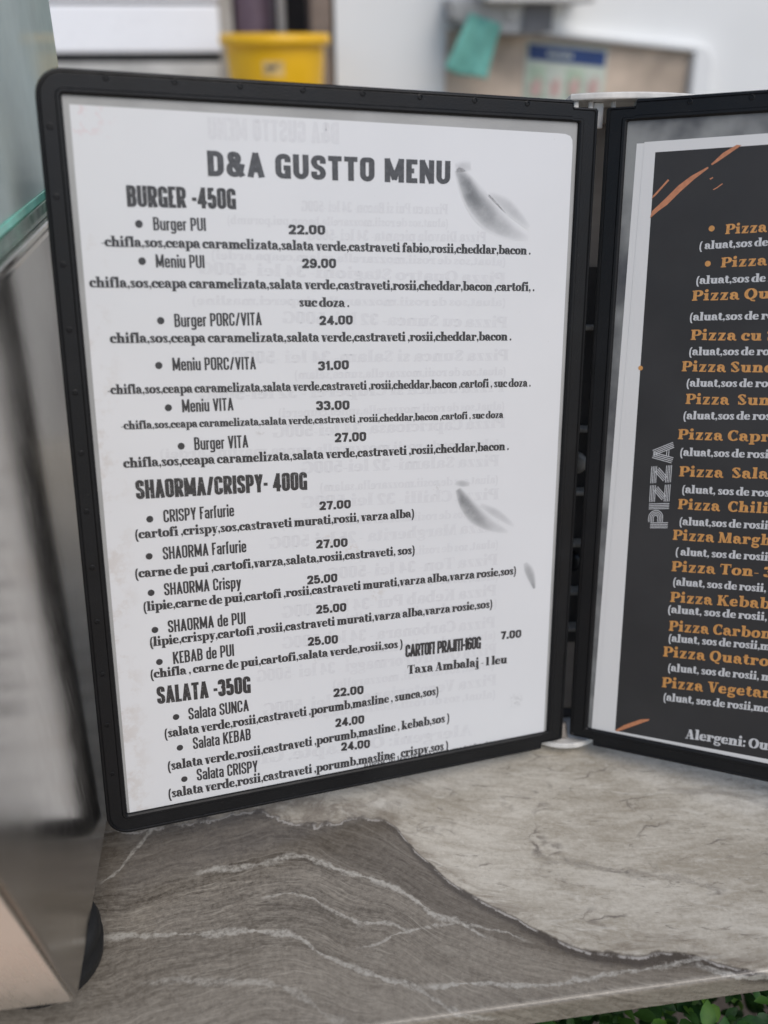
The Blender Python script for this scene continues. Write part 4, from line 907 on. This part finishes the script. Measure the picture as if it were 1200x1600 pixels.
# ------------------------------------------------------------------ steel and glass display case on the left
CX = -.1652
case = tag(empty('display_case', (CX, .0186, 0)), 'stainless steel countertop food display case with green edged glass left of the menus', 'display case')
def cl(o): o.location = (-CX, -.0186, 0); return o
cl(prism('body', [(.0186, .0225), (-.0158, .1306), (-.049, .235), (-.049, .272), (.36, .272), (.36, .0225)], -.95, CX, STEEL, case, 'x', bev=.0022))
FD = Vector((.0344, .1081)).normalized()      # added skin on the slanted front, reflected ground light painted as paler steel
cl(prism('lit_front_skin', [(.0172, .0262), (-.0172, .1306), (-.0182, .1303), (.0162, .0259)], -.948, CX - .0012, LITSTEEL, case, 'x'))
cl(box('top_rail', -.95, CX + .0012, -.05, .36, .2722, .2752, STEEL, case, bev=.0013))
fx = [(-.1855, .053), (-.1855, .32), (-.9, .053)]
for x, y in fx:
    lathe('foot', [(.017, 0), (.0225, .003), (.0235, .010), (.0215, .013), (.0235, .016), (.022, .0221)], RUBBER, case, (x - CX, y - .0186, 0.0005), 40)
prof = [(-.045, .2765), (.296, .2765), (.306, .60), (.13, .60), (.03, .5), (-.03, .38)]
def pane(name, x0, x1):
    vs = [(x0, y, z) for y, z in prof] + [(x1, y, z) for y, z in prof]; n = len(prof)
    fs = [tuple(range(n))[::-1], tuple(range(n, 2 * n))] + [(i, (i + 1) % n, n + (i + 1) % n, n + i) for i in range(n)]
    return cl(mesh_obj(name, vs, fs, None, case, None, False, [GLASS, GLASSEDGE], [0, 0] + [1] * n))
pane('glass_side', CX - .0095, CX - .0035); pane('glass_side', -.94, -.934)
cl(box('polished_edge', CX - .0034, CX - .0026, -.045, .296, .2815, .2848, GLASSEDGE, case, bev=.0003)); cl(box('edge_reflection', CX - .0033, CX - .0020, -.045, .296, .2753, .2814, DKGREEN, case, bev=.0003))  # lower dark band paints the reflection of the glass edge above the rail
cl(box('inner_tray', -.92, CX - .02, 0, .34, .2753, .279, STEEL, case, bev=.001))
for k in range(3):
    x1 = CX - .03 - k * .18
    bm = bmesh.new()
    for a in ((x1 - .17, x1, .05, .055, .279, .30), (x1 - .17, x1, .235, .24, .279, .30), (x1 - .17, x1 - .165, .055, .235, .279, .30), (x1 - .005, x1, .055, .235, .279, .30)): bm_box(bm, *a, .001)
    cl(bm_obj('food_pan', bm, STEEL, case))
cl(box('back_door', -.92, CX - .02, .345, .35, .279, .60, PANELW, case, bev=.001))
jar = tag(lathe('jar', [(.028, 0), (.033, .004), (.034, .045), (.030, .056), (.031, .06)], glass('thick_jar_glass', (.80, .9, .86), .25), None, (CX - .052, .285, .2792), 40), 'round glass jar inside the display case behind its side pane', 'jar')

# ------------------------------------------------------------------ behind the counter
Y0 = 1.40
ap = tag(empty('appliance', (-.45, 1.42, .2)), 'white enamel appliance front with dark seams left of the yellow bucket', 'appliance')
box('lower_door', -.4, .339, 0, .25, .1155, .1815, PANELW, ap, bev=.004)
box('upper_door', -.4, .339, 0, .25, .1855, .70, PANELW, ap, bev=.004)
box('carcass', -.395, .336, .012, .245, .102, .699, DARKGAP, ap)
box('plinth', -.4, .335, .004, .25, .0, .1015, GREYTOP, ap, bev=.002)

bk = tag(empty('bucket', (-.029, 1.30, .2)), 'round yellow plastic bucket with a rolled rim and pale label', 'bucket')
lathe('tub', [(.060, 0), (.064, .003), (.0735, .125), (.0735, .128), (.0805, .127), (.0822, .134), (.080, .1425), (.0735, .143), (.071, .138), (.069, .12), (.059, .006)], YELLOW, bk, None, 64)
vs, fs = [], []
for i in range(7):
    a = R(-108 + 4.2 * i)
    for z in (.088, .108):
        r = .064 + (.0735 - .064) * (z - .003) / .122 + .0004; vs.append((r * math.cos(a), r * math.sin(a), z))
for i in range(6): fs.append((2 * i, 2 * i + 2, 2 * i + 3, 2 * i + 1))
mesh_obj('label', vs, fs, LABEL, bk)
vs2 = [(v[0] * 1.003, v[1] * 1.003, .0945 + (v[2] - .088) * .4) for v in vs[2:10]]
mesh_obj('label_print', vs2, [(2 * i, 2 * i + 2, 2 * i + 3, 2 * i + 1) for i in range(3)], DKGREY, bk)

tag(box('post', -.118, -.090, 1.48, 1.51, .20, 1.3, plain('warm_grey_paint', (.40, .38, .35), .6)), 'pale warm grey upright post behind the left rim of the yellow bucket', 'post')
tag(box('cabinet', -.30, .06, 1.80, 1.86, -.94, 1.4, DKBROWN), 'dark brown cupboard panel in the gap behind the yellow bucket', 'cupboard')
bt = tag(empty('bottle', (-.055, 1.50, .2)), 'dark navy plastic bottle with a mauve label standing behind the bucket', 'bottle')
lathe('body', [(.030, 0), (.033, .004), (.033, .24), (.02, .27), (.012, .285), (.012, .32)], NAVY, bt, None, 32)
lathe('wrap', [(.0334, .06), (.0334, .23)], PURPLE, bt, None, 32, close=False)
tag(lathe('pipe', [(.0065, 0), (.0065, 1.2)], plain('white_pipe', (.62, .62, .62), .4), None, (-.012, 1.44, .2), 20), 'thin white vertical pipe rising behind the yellow bucket', 'pipe')
tag(box('door_frame', .032, .0655, 1.405, 1.50, -.94, 1.4, BROWN, bev=.003), 'brown wooden door frame between the bucket and the white wall', 'door frame')

po = tag(empty('poster', (.455, Y0 - .005, .285)), 'small instruction poster with a blue band on the brown tiles', 'poster')
def quad(name, pts, y, mat, par): return prism(name, pts, y, y + .0006, mat, par, 'y')
quad('sheet', [(-.072, -.085), (.066, -.085), (.068, .036), (-.073, .047)], -.001, POSTER, po)
quad('blue_band', [(-.068, .020), (.064, .008), (.065, .031), (-.069, .043)], -.0019, BLUE, po)
for i in range(6):
    x = -.036 + i * .0075; quad('band_lettering', [(x, .0245 - i * .0007), (x + .0052, .0242 - i * .0007), (x + .0052, .0305 - i * .0007), (x, .0308 - i * .0007)], -.0026, POSTER, po)
for i in range(4):
    x = -.052 + i * .033
    quad('pictogram_ground', [(x - .015, -.04), (x + .015, -.041), (x + .015, .010 - i * .003), (x - .015, .0125 - i * .003)], -.0018, GREENINK if i % 2 == 0 else POSTER, po)
    quad('pictogram', [(x - .010, -.035), (x + .008, -.036), (x + .011, -.018), (x + .003, -.004), (x - .002, -.016), (x - .009, -.010)], -.0026, PINKINK, po)

dp = tag(empty('dispenser', (.33, Y0 - .03, .345)), 'grey metal wall dispenser with a curved end above the turquoise cloth', 'dispenser')
prism('housing', [(-.09, .045), (-.085, .018), (-.06, .004), (-.01, -.004), (.055, -.006), (.072, .004), (.075, .045)], -.03, .03, GREYBOX, dp, 'y', bev=.004)
prism('dark_end', [(.026, .0), (.0755, -.0005), (.076, .044), (.03, .044)], -.034, -.0305, DKGREY, dp, 'y', bev=.001)
lathe('knob', [(.006, 0), (.006, .006), (.003, .008)], WHITE, dp, (.008, -.031, .022), 20).rotation_euler = (R(90), 0, 0)
tag(prism('soap_dispenser', [(-.085, 0), (.085, 0), (.09, .02), (.09, .16), (-.09, .16), (-.09, .02)], Y0 - .1, Y0 - .002, WHITE, None, 'y', bev=.006), 'white wall mounted dispenser above the grey metal one', 'dispenser').location = (.375, 0, .383)
# cloth hanging in folds
vs, fs = [], []; nx, nz = 24, 18
for j in range(nz + 1):
    t = j / nz
    for i in range(nx + 1):
        s = i / nx
        top = (.272 + .052 * s, .370 - .015 * s); bot = (.233 + .0705 * s, .2955 - .020 * s)
        vs.append((top[0] + (bot[0] - top[0]) * t, Y0 - .066 - .007 * math.sin(s * 4.2 + t * 1.8 + .6) * (.3 + t) - .002 * math.sin(s * 11 + 1 - t), top[1] + (bot[1] - top[1]) * t - .003 * math.sin(s * 5) * t))
for j in range(nz):
    for i in range(nx): a = j * (nx + 1) + i; fs.append((a, a + 1, a + nx + 2, a + nx + 1))
c_ = mesh_obj('cloth', vs, fs, CLOTH, smooth=True); md = c_.modifiers.new('thick', 'SOLIDIFY'); md.thickness = .0015
tag(c_, 'turquoise cloth hanging from the grey metal wall dispenser', 'cloth')
